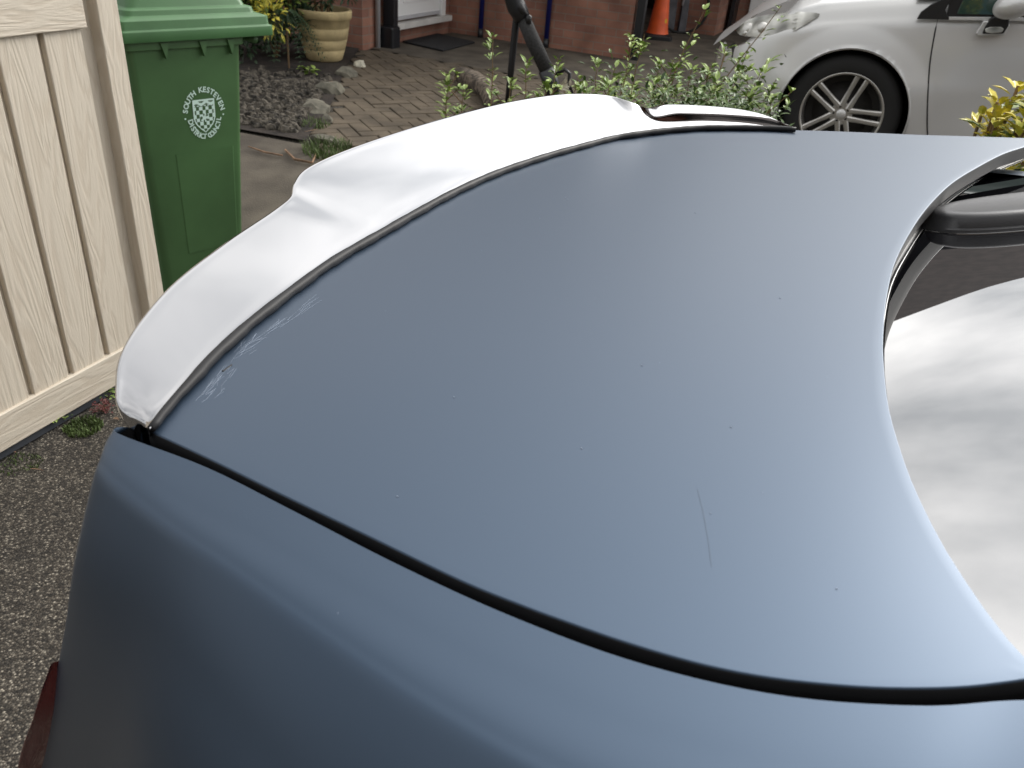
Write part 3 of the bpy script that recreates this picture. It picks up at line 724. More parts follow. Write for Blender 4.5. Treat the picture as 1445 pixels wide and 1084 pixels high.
# roof beyond the window
Gr = np.array([[(a, b, Zg(1.15, b) + .12 * math.sin(min(1, (a - 1.15) / 1.2) * math.pi / 2) - .03 * ((b - .1) / .6) ** 2) for b in np.linspace(-.55, .75, 16)] for a in np.linspace(1.15, 3.2, 16)])
grid_obj('roof', Gr, M['blue'], car)

# black housing standing on the glass
hc = hz(1316, 293, 1.165); hr = hz(1445, 276, 1.185)
ax = hr - hc; ax[2] = 0; ln_ = np.linalg.norm(ax); ax /= ln_; pr = np.array([ax[1], -ax[0], 0])
LEN, HW = .31, .062
def oval(s, grow, z):
    pts = []
    for k in range(48):
        t = 2 * math.pi * k / 48; c, si = math.cos(t), math.sin(t)
        u = LEN / 2 + (LEN / 2 + grow) * math.copysign(abs(c) ** .75, c); v = (HW + grow) * math.copysign(abs(si) ** .85, si)
        p = hc + ax * u + pr * (v + .012); pts.append((p[0], p[1], z if z > 1 else Zg(p[0], p[1]) + z))
    return pts
hs = MB(); V, F = stack([oval(0, .006, -.004), oval(0, .005, .004), oval(0, .001, .006), oval(0, -.001, .019), oval(0, -.004, .0225), oval(0, -.009, .0245), oval(0, -.016, .025), oval(0, -.020, .0243)], True, True)
hs.add(V, F); ho = hs.build('window_housing', M['greyp'], car, smooth=True); md = ho.modifiers.new('es', 'EDGE_SPLIT'); md.split_angle = math.radians(55)
hl = MB(); V, F = stack([oval(0, .0085, -.002), oval(0, .0085, .001)]); hl.add(V, F); hl.build('housing_gasket', M['trimline'], car)

# spoiler: control stations (inner pixel, outer pixel, outer height above the lid)
st = [((212, 605), (198, 601), -.002), ((232, 579), (169, 575), .004), ((266, 541), (165, 542), .008), ((300, 504), (172, 500), .011), ((350, 458), (202, 450), .013),
      ((410, 411), (252, 395), .015), ((465, 371), (322, 341), .016), ((510, 344), (386, 298), .019), ((540, 327), (411, 278), .0225), ((562, 314), (417, 258), .0265),
      ((592, 297), (437, 236), .0315), ((640, 271), (500, 208), .038), ((700, 244), (600, 175), .045), ((770, 220), (700, 148), .050), ((820, 206), (770, 135.5), .051), ((862, 195), (815, 132.5), .051),
      ((895, 189), (858, 135), .049), ((925, 185), (893, 145), .043), ((950, 182.5), (914, 152), .030), ((985, 180), (942, 147.5), .024), ((1015, 179.5), (990, 149), .021),
      ((1045, 179.5), (1035, 153), .018), ((1078, 180), (1072, 160), .013), ((1105, 181), (1100, 171), .008), ((1122, 182.5), (1120, 180), .002)]
rowsS = []
for (ip, op, dz) in st:
    I = hit(*ip, Zm, .006); O = hit(*op, Zm, dz)
    row = []
    Id = I.copy(); Id[2] -= .010; Id[0] -= .004
    row.append(Id)
    Im = I.copy(); Im[2] -= .003; Im[0] -= .001; row.append(Im)
    far_ = len(rowsS) >= 18
    for v, fz in ((0.03, .05), (.2, .36), (.45, .40), (.7, .44), (.9, .80), (1.0, 1.0)):
        p = I * (1 - v) + O * v
        p[2] = I[2] + (O[2] - I[2]) * (fz if far_ else v ** 1.05)
        row.append(p)
    dirv = (O - I); dirv[2] = 0; dl = np.linalg.norm(dirv); dirv = dirv / max(dl, 1e-6); k = min(1, dl / .08)
    row.append(O + dirv * .0025 * k + np.array([0, 0, -.0025]))
    row.append(O + dirv * .001 * k + np.array([0, 0, -.008]))
    row.append(O - dirv * .010 * k + np.array([0, 0, -.016 - .010 * k]))
    row.append(O - dirv * .035 * k + np.array([0, 0, -.045 - .004 * k]))
    rowsS.append(row)
GS = bicubic(rowsS, 150, 45)
grid_obj('spoiler', GS, M['carbon'], car, flip=True)
mb = MB(); sl = [hit(x + 1.0, y + .8, Zm, .0036 if k < 16 else .0052) for k, ((x, y), _, _) in enumerate(st)]
sl = resample(sl, 160); wob = [.0003 * math.sin(i * .9) + .0002 * math.sin(i * 2.3) for i in range(160)]
mb.tube([(p[0] + wob[i], p[1], p[2]) for i, p in enumerate(sl)], [(.0046 + wob[i]) * min(1, .6 + i / 30) for i, _ in enumerate(sl)], n=12); mb.build('spoiler_seal', M['seal'], car, smooth=True)

# near rear quarter panel
top_px = [(176, 607), (290, 659), (410, 719), (560, 796), (720, 869), (900, 935), (1100, 981), (1300, 996), (1445, 988)]
sil = [hz(165, 611, 1.160), hz(157, 629, 1.157), hz(147, 654, 1.152), hz(135, 690, 1.140), hz(110, 800, 1.09), hz(95, 900, 1.02), hz(75, 1000, .92), hz(55, 1084, .80), hz(40, 1170, .66), hz(30, 1300, .45)]
WW = [0, .15, .29, .37, .55, .78, .93, 1.0, 1.0, .98]; DZ = [0, .0025, .006, .014, .050, .112, .20, .32, .45, .72]
cols = []
sideb = [-.715, -.74, -.765, -.785, -.80, -.81, -.815, -.82, -.825, -.83]
tops = [hit(x, y, Zm, -.002) for x, y in top_px]
for (a_, b_) in ((.535, -.485), (.59, -.475), (.67, -.470), (.80, -.468), (1.0, -.468), (1.15, -.468), (1.7, -.47), (2.4, -.48), (3.2, -.50)):
    tops.append(np.array([a_, b_, (max(Zg(a_, b_) + .003, Zm(a_, b_) - .002)) if a_ <= 1.15 else Zg(1.15, b_) - .02 + .12 * math.sin(min(1, (a_ - 1.15) / 1.2) * math.pi / 2)]))
sideb += [-.835] + [-.84] * 12
print('tops', [t.round(3) for t in tops])
for i, T in enumerate(tops):
    col = []
    for s in range(10):
        p = np.array([T[0], T[1] + (sideb[i] - T[1]) * WW[s], T[2] - DZ[s] - max(0, T[2] - 1.2) * min(1, WW[s] * 1.6)])
        f = {0: 1.0, 1: .42, 2: .08}.get(i, 0)
        if s > 0: p = p * (1 - f) + (sil[s] if i == 0 else sil[s] + np.array([.09 * i, -.012 * i, 0])) * f
        elif i == 0: p = sil[0] * 1.0; 
        col.append(p)
    cols.append(col)
# wrap round the rear corner
c0_ = cols[0]
w1 = [p + np.array([-.012, .012, -.004]) for p in c0_]; w1[0] = c0_[0] + np.array([-.004, .012, -.004])
w2 = [p + np.array([-.030, .07, -.006]) for p in c0_]; w2[0] = c0_[0] + np.array([-.012, .03, -.03])
w3 = [p + np.array([-.075, .25, -.01]) for p in c0_]; w3[0] = c0_[0] + np.array([-.05, .2, -.06])
inn = []
cols = [w3, w2, w1] + cols
Gq = np.array(cols).transpose(1, 0, 2)
Gq = bicubic(Gq, 110, 120)
# inner lip down into the channel
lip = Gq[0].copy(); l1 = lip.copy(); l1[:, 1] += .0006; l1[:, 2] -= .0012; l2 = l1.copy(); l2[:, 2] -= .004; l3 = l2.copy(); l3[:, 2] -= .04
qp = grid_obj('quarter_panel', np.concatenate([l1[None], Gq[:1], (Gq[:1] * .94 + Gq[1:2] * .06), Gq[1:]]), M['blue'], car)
grid_obj('panel_lip', np.array([l3, l2, l1]), M['gap'], qp)  # lip coloured black to deepen the shade in the shut line
# far quarter panel (hidden shoulder beyond the lid)
Gf = []
for a in np.linspace(-.08, 1.8, 40):
    bb = .62 + .30 * min(1, max(0, (a + .08) / .5)) ** .6
    Gf.append([(a, bb - .08, Zm(a, bb) - .045), (a, bb - .02, Zm(a, bb) - .05), (a, bb + .03, Zm(a, bb) - .085), (a, bb + .055, .98), (a, bb + .06, .8), (a, bb + .05, .45)])
grid_obj('quarter_panel', bicubic(np.array(Gf), 60, 24), M['blue'], car, flip=True)
# tail lamp and rear bumper
tl = []
lp = [((82, 925), .975, (78, 938), .972), ((77, 960), .95, (65, 970), .945), ((70, 1000), .915, (51, 1012), .905), ((60, 1045), .86, (35, 1052), .85), ((52, 1090), .79, (26, 1095), .79), ((44, 1140), .72, (20, 1140), .72)]
for (ip, zi, op, zo) in lp:
    I = hz(*ip, zi); O = hz(*op, zo); tl.append([I + np.array([.01, .005, 0]), I * .5 + O * .5 + np.array([.004, -.004, .004]), O, O + np.array([-.02, .05, -.004]), O + np.array([-.05, .22, -.01])])
grid_obj('tail_lamp', bicubic(np.array(tl), 30, 24), M['lamp_red'], car)
Gb = []
for b in np.linspace(-.60, .60, 24):
    a0 = -.27 + .20 * (abs(b) / .6) ** 3; Gb.append([(a0 + .09, b, 1.09), (a0 + .04, b, .98), (a0 + .0, b, .80), (a0 - .03, b, .65), (a0 - .03, b, .45), (a0 + .03, b, .25)])
grid_obj('rear_bumper', bicubic(np.array(Gb), 40, 24), M['blue'], car)
def carwheel(x, y):
    mb = MB(); Mx = Matrix.Translation((x, y, .33)) @ Matrix.Rotation(math.pi / 2, 4, 'X')
    mb.lathe([(.22, -.11), (.31, -.11), (.33, -.09), (.33, .09), (.31, .11), (.22, .11)], 40, Mx); wt = mb.build('wheel', M['tyre'], car, smooth=True)
    mb = MB(); mb.lathe([(0, -.06), (.2, -.06), (.23, -.10), (.23, .10), (.2, .06), (0, .06)], 32, Mx); mb.build('rim', M['rim'], wt, smooth=True)
carwheel(.75, -.66); carwheel(.75, .78)
# scratches and marks on the lid
def mark(name, px, rad, m):
    mb = MB()
    for pts, r in px:
        Q = [hit(x, y, Zm, .0003) for x, y in pts]; mb.tube([tuple(q) for q in Q], r, n=5)
    o = mb.build(name, M[m], lidb); return o
sc_l = []
r2 = random.Random(4)
base = [((450, 420), (405, 452)), ((438, 430), (395, 462)), ((405, 448), (350, 486)), ((398, 452), (372, 475)), ((372, 478), (335, 500)), ((352, 488), (325, 512)), ((345, 478), (330, 497)), ((362, 470), (344, 488)),
        ((320, 515), (283, 560)), ((313, 530), (290, 556)), ((316, 548), (303, 562)), ((302, 535), (276, 566)), ((330, 520), (312, 545)), ((360, 490), (330, 507)), ((300, 552), (284, 568))]
for (p, q) in base:
    k = (r2.uniform(-3, 3), r2.uniform(-3, 3)); sc_l.append(([p, ((p[0] + q[0]) / 2 + k[0], (p[1] + q[1]) / 2 + k[1]), q], r2.uniform(.00004, .0001)))
    for _ in range(3):
        j = [r2.uniform(-5, 5) for _ in range(4)]; f_ = r2.uniform(.2, .6)
        sc_l.append(([(p[0] + j[0], p[1] + j[1]), (p[0] + (q[0] - p[0]) * f_ + j[2], p[1] + (q[1] - p[1]) * f_ + j[1])], r2.uniform(.00004, .00009)))
for (x, y) in [(1031, 602), (820, 632), (1180, 830), (797, 278), (800, 281), (905, 515), (640, 560), (1100, 420), (560, 700), (980, 300)]:
    sc_l.append(([(x, y), (x + 1.5, y + 1.2)], .00028))
for _ in range(11):
    x, y = r2.uniform(420, 1250), r2.uniform(300, 880)
    if hit(x, y, Zm)[0] < .36: sc_l.append(([(x, y), (x + r2.uniform(.3, 1.2), y + r2.uniform(.2, 1.0))], r2.uniform(.00010, .0002)))
mark('scratch_marks', sc_l, 0, 'scratch')
mark('long_scratch', [([(984, 690), (992, 722), (999, 760), (1004, 800)], .00005)], 0, 'gap')
mark('nick', [([(314, 524), (320, 520), (327, 515)], .0006)], 0, 'gap')

# ------------------------------------------------------------------ houses
e1 = np.array([.353, .9356, 0]); e1 /= np.linalg.norm(e1); e2 = np.array([.928, -.373, 0]); e2 /= np.linalg.norm(e2)
HO = np.array([-1.67, 7.91, 0])        # brick corner left of the door
HM = Matrix(((e2[0], e1[0], 0, HO[0]), (e2[1], e1[1], 0, HO[1]), (0, 0, 1, .13), (0, 0, 0, 1)))
HMi = HM.inverted()
def hl(P): v = HMi @ Vector([float(c) for c in P]); return v
house = empty('brick_house', (0, 0, 0), 'red brick house with a white door recessed beside a black downpipe', 'house', M=HM)
cA = hl((.84, 8.73, .15)); XW = cA.x; YW = cA.y      # convex corner of the right wall in house coordinates
print('house corner', cA)
HT = 3.3
mb = MB(); mb.box(-6, 0, 0, 7, 0, HT); mb.build('wall', M['brick'], house)
# door wall is the side of the left block (x = 0 plane); right wall faces the camera at y = YW
mb = MB(); mb.box(.002, XW, YW, YW + .42, 0, HT); mb.build('wall', M['brick'], house)
mb = MB(); mb.box(.002, XW - 1.4, YW + .422, 7, 0, HT); mb.build('wall', M['brick'], house)
mb = MB(); V = [(-6.4, -.45, HT), (XW + .4, -.45, HT), (XW + .4, 7.4, HT), (-6.4, 7.4, HT), (-6.4, 3.4, HT + 1.0), (XW + .4, 3.4, HT + 1.0)]
mb.add(V, [(0, 1, 5, 4), (2, 3, 4, 5), (0, 4, 3), (1, 2, 5), (0, 3, 2, 1)]); mb.build('roof', M['rooftile'], house)
mb = MB(); mb.box(-6.4, XW + .4, -.50, -.44, HT - .12, HT + .06); mb.build('gutter', M['dpipe'], house)
# door in the x = 0 wall
def onhouse_x(px, py, x):     # pixel met with the plane house-x = x
    P0 = np.array(HM @ Vector((x, 0, 0))); p = onpl(px, py, P0, e2); return hl(p)
s0 = onhouse_x(562, 44, .10); s1 = onhouse_x(640, 29, .10); print('sill', s0, s1)
dy0, dy1 = s0.y, s1.y; dz0 = (s0.z + s1.z) / 2
mb = MB(); mb.box(.003, .10, dy0, min(dy1, YW - .01), dz0, dz0 + .055); sill = mb.build('door_sill', M['stonewhite'], house, bevel=.004)
mb = MB(); D1 = min(dy1, YW - .01) - .08
for (a, b) in ((dy0, dy0 + .06), (D1 - .09, D1)): mb.box(.003, .06, a, b, dz0 + .0555, 2.2)
mb.box(.003, .06, dy0 + .06, D1 - .09, 2.12, 2.2); mb.build('door_frame', M['white'], house, bevel=.004)
mb = MB(); mb.box(.003, .035, dy0 + .065, D1 - .095, dz0 + .085, 2.115); door = mb.build('door', M['white'], house, bevel=.004)
mb = MB(); mb.box(.036, .050, dy0 + .075, D1 - .105, dz0 + .075, dz0 + .11); mb.build('weather_bar', M['greywp'], door, bevel=.004)
mb = MB(); mb.box(.036, .044, dy0 + .2, D1 - .22, dz0 + .22, dz0 + .75); mb.build('door_panel', M['white'], door, bevel=.006)
# downpipes
def vpipe(px, pyb, r, m, name, parent, square=False, z=.15, top=4.9, plane=None):
    P = onz(px, pyb, z) if plane is None else plane; v = hl(P); mb = MB()
    if square: mb.box(v.x - r, v.x + r, v.y - r, v.y + r, 0.02, top)
    else: mb.tube([(v.x, v.y, .02), (v.x, v.y, top)], r, n=16)
    o = mb.build(name, M[m], parent, smooth=not square, bevel=.004 if square else 0); return o, v
yb = onhouse_x(552, 66, .09)
mb = MB(); mb.box(.03, .15, yb.y - .045, yb.y + .035, .02, HT - .1); mb.build('downpipe', M['dpipe'], house, bevel=.008)
mb = MB(); mb.box(.01, .17, yb.y - .10, yb.y + .05, .0, .22); mb.build('drain_shoe', M['dpipe'], house, bevel=.02)
yp = onhouse_x(533, 62, .03); mb = MB(); mb.tube([(.035, yp.y, .03), (.035, yp.y, HT - .1)], .024, n=14); mb.build('white_pipe', M['greywp'], house, smooth=True)
for (px, py) in ((676, 50), (768, 68)):
    P0 = np.array(HM @ Vector((0, YW - .03, 0))); p = hl(onpl(px, py, P0, e1))
    mb = MB(); mb.tube([(p.x, YW - .032, .02), (p.x, YW - .032, 2.6)], .026, n=14); mb.build('blue_pipe', M['bluep'], house, smooth=True)
    mb = MB(); mb.tube([(p.x, YW - .032, .0), (p.x, YW - .032, .12)], .031, n=14); mb.build('pipe_base', M['dpipe'], house, smooth=True)
# corner downpipe
p = hl(onz(893, 100, .15)); mb = MB(); q = hl(onpl(905, 40, np.array(HM @ Vector((XW + .07, 0, 0))), e2))
mb.box(XW + .02, XW + .10, q.y - .05, q.y + .03, .02, HT - .1); mb.build('downpipe', M['dpipe'], house, bevel=.008)
# doormat
mv = [hl(onz(x, y, .165)) for (x, y) in ((568, 60), (618, 49), (670, 61), (625, 73))]
cx_ = sum(v.x for v in mv) / 4; cy_ = sum(v.y for v in mv) / 4
mm = MB(); mm.add([tuple(HM @ Vector((v.x, v.y, .035))) for v in mv] + [tuple(HM @ Vector((v.x, v.y, .05))) for v in mv], [(0, 1, 2, 3)[::-1], (4, 5, 6, 7), (0, 1, 5, 4), (1, 2, 6, 5), (2, 3, 7, 6), (3, 0, 4, 7)])
o = mm.build('doormat', M['mat'], bevel=.003); tag(o, 'black rubber doormat in front of the white door', 'doormat')

# unseen house behind the camera, added to darken reflections in the blue car
bh = empty('brick_house', (0, 0, 0), 'unseen brick house behind the camera, added to darken reflections in the blue car', 'house')
mb = MB(); mb.box(-9, 9, -9.5, -4.0, -.1, 3.4); mb.build('wall', M['brick2'], bh)
mb = MB(); mb.add([(-9.4, -3.6, 3.4), (9.4, -3.6, 3.4), (9.4, -9.9, 3.4), (-9.4, -9.9, 3.4), (-9.4, -6.6, 4.9), (9.4, -6.6, 4.9)], [(0, 1, 5, 4), (2, 3, 4, 5), (0, 4, 3), (1, 2, 5), (0, 3, 2, 1)]); mb.build('roof', M['rooftile'], bh)

# garage with brick pier to the right
pA = onz(1007, 52, .15); GMx = Matrix(((e2[0], e1[0], 0, pA[0]), (e2[1], e1[1], 0, pA[1]), (0, 0, 1, .13), (0, 0, 0, 1)))
gar = empty('brick_garage', (0, 0, 0), 'brick garage with a dark open bay and white door beside the silver car', 'garage', M=GMx)
mb = MB(); mb.box(-.62, 0, 0, .9, 0, 2.94); mb.build('pier', M['brick'], gar)
mb = MB(); mb.box(.002, 5.3, .85, .95, 0, 2.94); mb.build('front_wall', M['brick'], gar)
mb = MB(); mb.box(.05, .10, .55, .85, .0, 2.6); mb.build('door_post', M['dpipe'], gar)
mb = MB(); mb.box(.25, 3.2, .78, .845, .12, 2.4)
mb.build('garage_door', M['white'], gar, bevel=.01)
mb = MB(); mb.box(-3.2, -.1, 2.4, 2.6, 0, 2.94); mb.build('back_wall', M['darkin'], gar)
mb = MB(); mb.add([(-3.2, -.4, 2.95), (5.6, -.4, 2.95), (5.6, 8.6, 2.95), (-3.2, 8.6, 2.95), (-3.2, 4.1, 5.6), (.9, 4.1, 5.6)], [(0, 1, 5, 4), (2, 3, 4, 5), (0, 4, 3), (1, 2, 5), (0, 3, 2, 1)]); mb.build('roof', M['rooftile'], gar)
mb = MB(); mb.box(-3.2, 5.6, -.48, -.405, 2.86, 3.0); mb.build('gutter', M['dpipe'], gar)

# clutter in the bay
p0 = onz(955, 47, .15); cl = empty('covered_cycle', (p0[0], p0[1], .15), 'dark grey covered cycle standing in the open bay behind the cone', 'bicycle')
mb = MB()
for k, (x0, wd_, hh) in enumerate(((-.18, .14, .9), (0.02, .10, .75), (.2, .16, 1.0))):
    mb.add([(x0, .05 * k, 0), (x0 + wd_, .05 * k, 0), (x0 + wd_ * .8, .05 * k + .1, hh), (x0 + .1 * wd_, .05 * k + .1, hh), (x0, .3, 0), (x0 + wd_, .3, 0), (x0 + wd_ * .8, .28, hh), (x0 + .1 * wd_, .28, hh)],
           [(0, 1, 2, 3), (1, 5, 6, 2), (4, 0, 3, 7), (3, 2, 6, 7), (5, 4, 7, 6)])
mb.build('cover', M['greycloth'], cl, bevel=.01)
mb = MB(); Mx = Matrix.Translation((.02, -.05, .33)) @ Matrix.Rotation(math.radians(80), 4, 'X')
mb.lathe([(.30, -.015), (.33, -.01), (.33, .01), (.30, .015), (.30, -.015)], 30, Mx); mb.build('wheel', M['tyre'], cl, smooth=True)
mb = MB(); mb.tube([(.0, -.05, .33), (.05, -.03, .7), (.02, 0, 1.0), (.12, -.02, 1.05)], .014, n=8); mb.build('frame', M['greywp'], cl, smooth=True)

# traffic cone
p0 = onz(926, 56, .15); cn = empty('traffic_cone', (p0[0], p0[1], .15), 'orange traffic cone with black base beside the corner downpipe', 'cone')
k = .098 
mb = MB(); mb.lathe([(0.135, .07), (.128, .09), (.118, .13), (.108, .22), (.085, .42), (.055, .65), (.03, .78), (.0, .785)], 28); mb.build('body', M['orange'], cn, smooth=True)
mb = MB(); V, F = stack([ring(-.17, .17, -.17, .17, 0, .05), ring(-.17, .17, -.17, .17, .055, .05), ring(-.14, .14, -.14, .14, .075, .06)]); mb.add(V, F); mb.build('base', M['blackp'], cn, bevel=.006)
mb = MB(); mb.add([(.055, -.098, .20), (.085, -.075, .20), (.083, -.073, .235), (.07, -.088, .25), (.054, -.095, .235)], [(0, 1, 2, 3, 4)]); mb.build('mark', M['yellow'], cn)

# black stand with a foam-wrapped strut
def at(px, py, Y):
    r = ray(px, py); return EYEP + r * (Y / r[1])
YS = 6.1
f0 = at(712, 150, YS); sd_ = empty('stand', (f0[0], f0[1], .15), 'black metal stand with thick foam wrapped diagonal strut', 'stand')
def T(p): return (p[0] - f0[0], p[1] - f0[1], p[2] - .15)
mb = MB(); mb.tube([T(at(734, -60, YS)), T(at(729, 25, YS)), T(at(723, 80, YS)), T(at(716, 150, YS))], [.022, .026, .025, .022], n=12); mb.build('post', M['dpipe'], sd_, smooth=True)
mb = MB(); mb.tube([T(at(738, 25, YS - .06)), T(at(752, 58, YS - .08)), T(at(772, 100, YS - .1))], [.048, .052, .050], n=16); mb.build('foam_strut', M['foam'], sd_, smooth=True)
mb = MB(); mb.tube([T(at(716, -45, YS - .05)), T(at(722, -10, YS - .05)), T(at(729, 10, YS - .05)), T(at(738, 27, YS - .06))], [.05, .062, .066, .055], n=16); mb.build('joint', M['dpipe'], sd_, smooth=True)
mb = MB(); Mx = Matrix.Translation(T(at(737, 12, YS - .05))) @ Matrix.Rotation(math.radians(55), 4, 'Y'); mb.lathe([(.0, -.02), (.068, -.02), (.072, 0), (.068, .02), (.0, .02)], 24, Mx); mb.build('collar', M['blackp'], sd_, smooth=True)
mb = MB(); Mx = Matrix.Translation(T(at(746, 27, YS - .1))); mb.lathe([(0, -.03), (.02, -.025), (.022, .02), (0, .03)], 12, Mx); mb.build('knob', M['blackp'], sd_, smooth=True)
mb = MB(); mb.tube([T(at(770, 98, YS - .1)), T(at(778, 118, YS - .1)), T(at(784, 150, YS - .1))], [.056, .06, .05], n=14); mb.build('socket', M['dpipe'], sd_, smooth=True)
mb = MB(); mb.tube([T(at(785, 105, YS - .12)), T(at(797, 98, YS - .15)), T(at(804, 104, YS - .15)), T(at(803, 120, YS - .15)), T(at(810, 140, YS - .15))], .014, n=8); mb.build('clip', M['blackp'], sd_, smooth=True)

# flower pot with shrub
p0 = onz(458, 84, .17); PZ = .17
pt_ = empty('flower_pot', (p0[0], p0[1], PZ), 'sandy barrel-shaped flower pot with a dark shrub in front of the brick wall', 'flower pot')
mb = MB(); Rp = .225
mb.lathe([(0, 0), (.135, 0), (.15, .01), (.175, .09), (.172, .095), (.178, .10), (.196, .17), (.192, .175), (.199, .18), (.212, .26), (.208, .265), (.214, .27), (.222, .33), (.235, .335), (.240, .385), (.232, .40), (.212, .40), (.205, .36), (0, .35)], 48)
mb.build('pot', M['pot'], pt_, smooth=True)
def bush(parent, name, n, R, zc, hz_, ln, m, seed, bias=(0, 0, 0), clump=14):
    r_ = random.Random(seed); mb = MB(); cl_ = []
    for i in range(clump):
        a = r_.random() * 6.28; rr = R * math.sqrt(r_.random()); cl_.append(Vector((rr * math.cos(a) + bias[0], rr * math.sin(a) + bias[1], zc + r_.uniform(-1, 1) * hz_)))
    for i in range(n):
        c = r_.choice(cl_); d = Vector((r_.gauss(0, 1), r_.gauss(0, 1), r_.gauss(0, 1) + .3)).normalized(); p = c + d * R * .33 * r_.random() ** .5
        leaf_poly(mb, p, (d + Vector((0, 0, r_.uniform(-.6, .4)))), Vector((r_.gauss(0, .4), r_.gauss(0, .4), 1)), ln * r_.uniform(.7, 1.3), ln * .5)
    return mb.build(name, M[m], parent)
bush(pt_, 'shrub', 1300, .22, .62, .20, .045, 'leafdark', 3)
mb = MB()
for a in range(6): mb.tube([(0.05 * math.cos(a), .05 * math.sin(a), .35), (.12 * math.cos(a), .12 * math.sin(a), .7)], .007, n=5)
mb.build('stem', M['stem'], pt_)

p0 = onz(385, 84, .17); yb_ = empty('yellow_shrub', (p0[0], p0[1] + .1, .16), 'yellow and green variegated shrub between the bin and the pot', 'shrub')
bush(yb_, 'leaves', 2600, .42, .42, .34, .06, 'leafdark', 5, bias=(-.15, .1, 0), clump=40)
bush(yb_, 'yellow_leaves', 1700, .42, .62, .24, .06, 'leafyel', 6, bias=(.0, -.15, 0), clump=20)
bush(yb_, 'fresh_leaves', 1400, .42, .52, .28, .055, 'leaf', 61, bias=(-.15, -.1, 0), clump=18)
mb = MB()
for a in range(7): mb.tube([(0, 0, 0), (.1 * math.cos(a), .1 * math.sin(a), .3), (.2 * math.cos(a), .2 * math.sin(a), .6)], .009, n=5)
mb.build('stem', M['stem'], yb_)
p0 = onz(408, 98, .16); fb = empty('fern', (p0[0], p0[1], .15), 'dark green drooping conifer branch low in front of the pot', 'shrub')
mb = MB()
for i in range(16):
    a = rng.uniform(-.6, 1.6) - 1.2; L_ = rng.uniform(.2, .38)
    for k in range(22):
        t = k / 22; c = Vector((math.cos(a) * L_ * t, math.sin(a) * L_ * t, .32 + .1 * math.sin(t * 3) - .25 * t * t + i * .006))
        for s in (-1, 1):
            leaf_poly(mb, c, Vector((math.cos(a + s * .9), math.sin(a + s * .9), -.25)), Vector((0, 0, 1)), .035, .012)
mb.build('fronds', M['leafdark'], fb)
mb = MB(); mb.tube([(0, 0, 0), (0, 0, .33)], .008, n=5); mb.build('stem', M['stem'], fb)

# leafy stalks behind the car
def stalk_mesh(seed, h, lean, ln, dens=1.0):
    r_ = random.Random(seed); st_ = MB(); lf = MB(); lo_ = MB()
    n = 12; pts = [Vector((lean * h * (i / n) ** 1.6 + r_.uniform(-.006, .006), r_.uniform(-.006, .006), h * i / n)) for i in range(n + 1)]
    st_.tube([tuple(p) for p in pts], [.006 * (1 - .75 * i / n) for i in range(n + 1)], n=5)
    for i in range(2, n + 1):
        p = pts[i]; k = 4 if i < n else 6
        for rep in range(max(1, int(2 * dens))):
            for q in range(k):
                a = r_.random() * 6.28; up = .3 + .6 * (i / n) ** 3
                d = Vector((math.cos(a), math.sin(a), up * r_.uniform(.4, 1.3)))
                c = p + Vector((0, 0, -h / n * r_.random())) + d * .01
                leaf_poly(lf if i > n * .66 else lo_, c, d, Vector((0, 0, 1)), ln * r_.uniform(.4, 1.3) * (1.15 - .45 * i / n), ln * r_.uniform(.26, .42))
        if i > 3 and i < n and r_.random() < .35 * dens:      # side shoot
            a = r_.random() * 6.28; e = p + Vector((math.cos(a) * .06, math.sin(a) * .06, .06)); st_.tube([tuple(p), tuple(e)], .0025, n=4)
            for q in range(8):
                b = r_.random() * 6.28; leaf_poly(lf, e + Vector((0, 0, -.015 * r_.random())), Vector((math.cos(b), math.sin(b), r_.uniform(.1, 1))), Vector((0, 0, 1)), ln * .6, ln * .28)
    return st_, lf, lo_
stalks = [  # top pixel x, y, distance, lean
    (697, 52, 3.9, -.02, 'tall weed stalk nearest the foam wrapped stand on the left'), (632, 108, 4.0, 0, 'short isolated weed stalk furthest left beside the spoiler edge'), (655, 128, 3.8, .05, 'low weed stalk right of the isolated left one'), (745, 86, 3.8, 0, 'weed stalk in front of the foam strut of the stand'),
    (786, 82, 3.8, 0, 'weed stalk just right of the foam strut foot'), (815, 108, 3.8, 0, None), (842, 88, 3.8, -.05, None), (866, 96, 3.7, 0, None), (893, 58, 3.8, .05, None), (909, 48, 3.9, .05, 'tall weed stalk in front of the corner downpipe'),
    (930, 92, 3.7, 0, None), (950, 84, 3.7, .05, None), (966, 66, 3.8, .1, None), (994, 16, 3.9, .22, 'tallest leaning weed stalk right of the traffic cone'), (975, 98, 3.6, 0, None), (1003, 92, 3.6, .05, None),
    (1024, 70, 3.7, .1, None), (1044, 84, 3.6, .1, None), (1060, 62, 3.6, .15, None), (1082, 84, 3.5, .15, None), (1104, 8, 3.6, .38, 'tall weed stalk leaning right in front of the silver car headlight'), (1074, 104, 3.4, .1, None), (1038, 112, 3.4, 0, None), (1010, 118, 3.4, 0, None),
    (1118, 128, 3.3, .5, 'weed sprig reaching over the front tyre of the silver car'), (985, 128, 3.4, 0, None), (955, 126, 3.4, 0, None), (925, 122, 3.4, -.05, None), (893, 118, 3.4, 0, None), (860, 122, 3.4, 0, None), (1095, 112, 3.4, .2, None), (1058, 128, 3.3, .1, None), (1092, 140, 3.2, .1, None), (770, 120, 3.6, 0, None), (720, 112, 3.6, 0, None), (830, 122, 3.5, .1, None)]
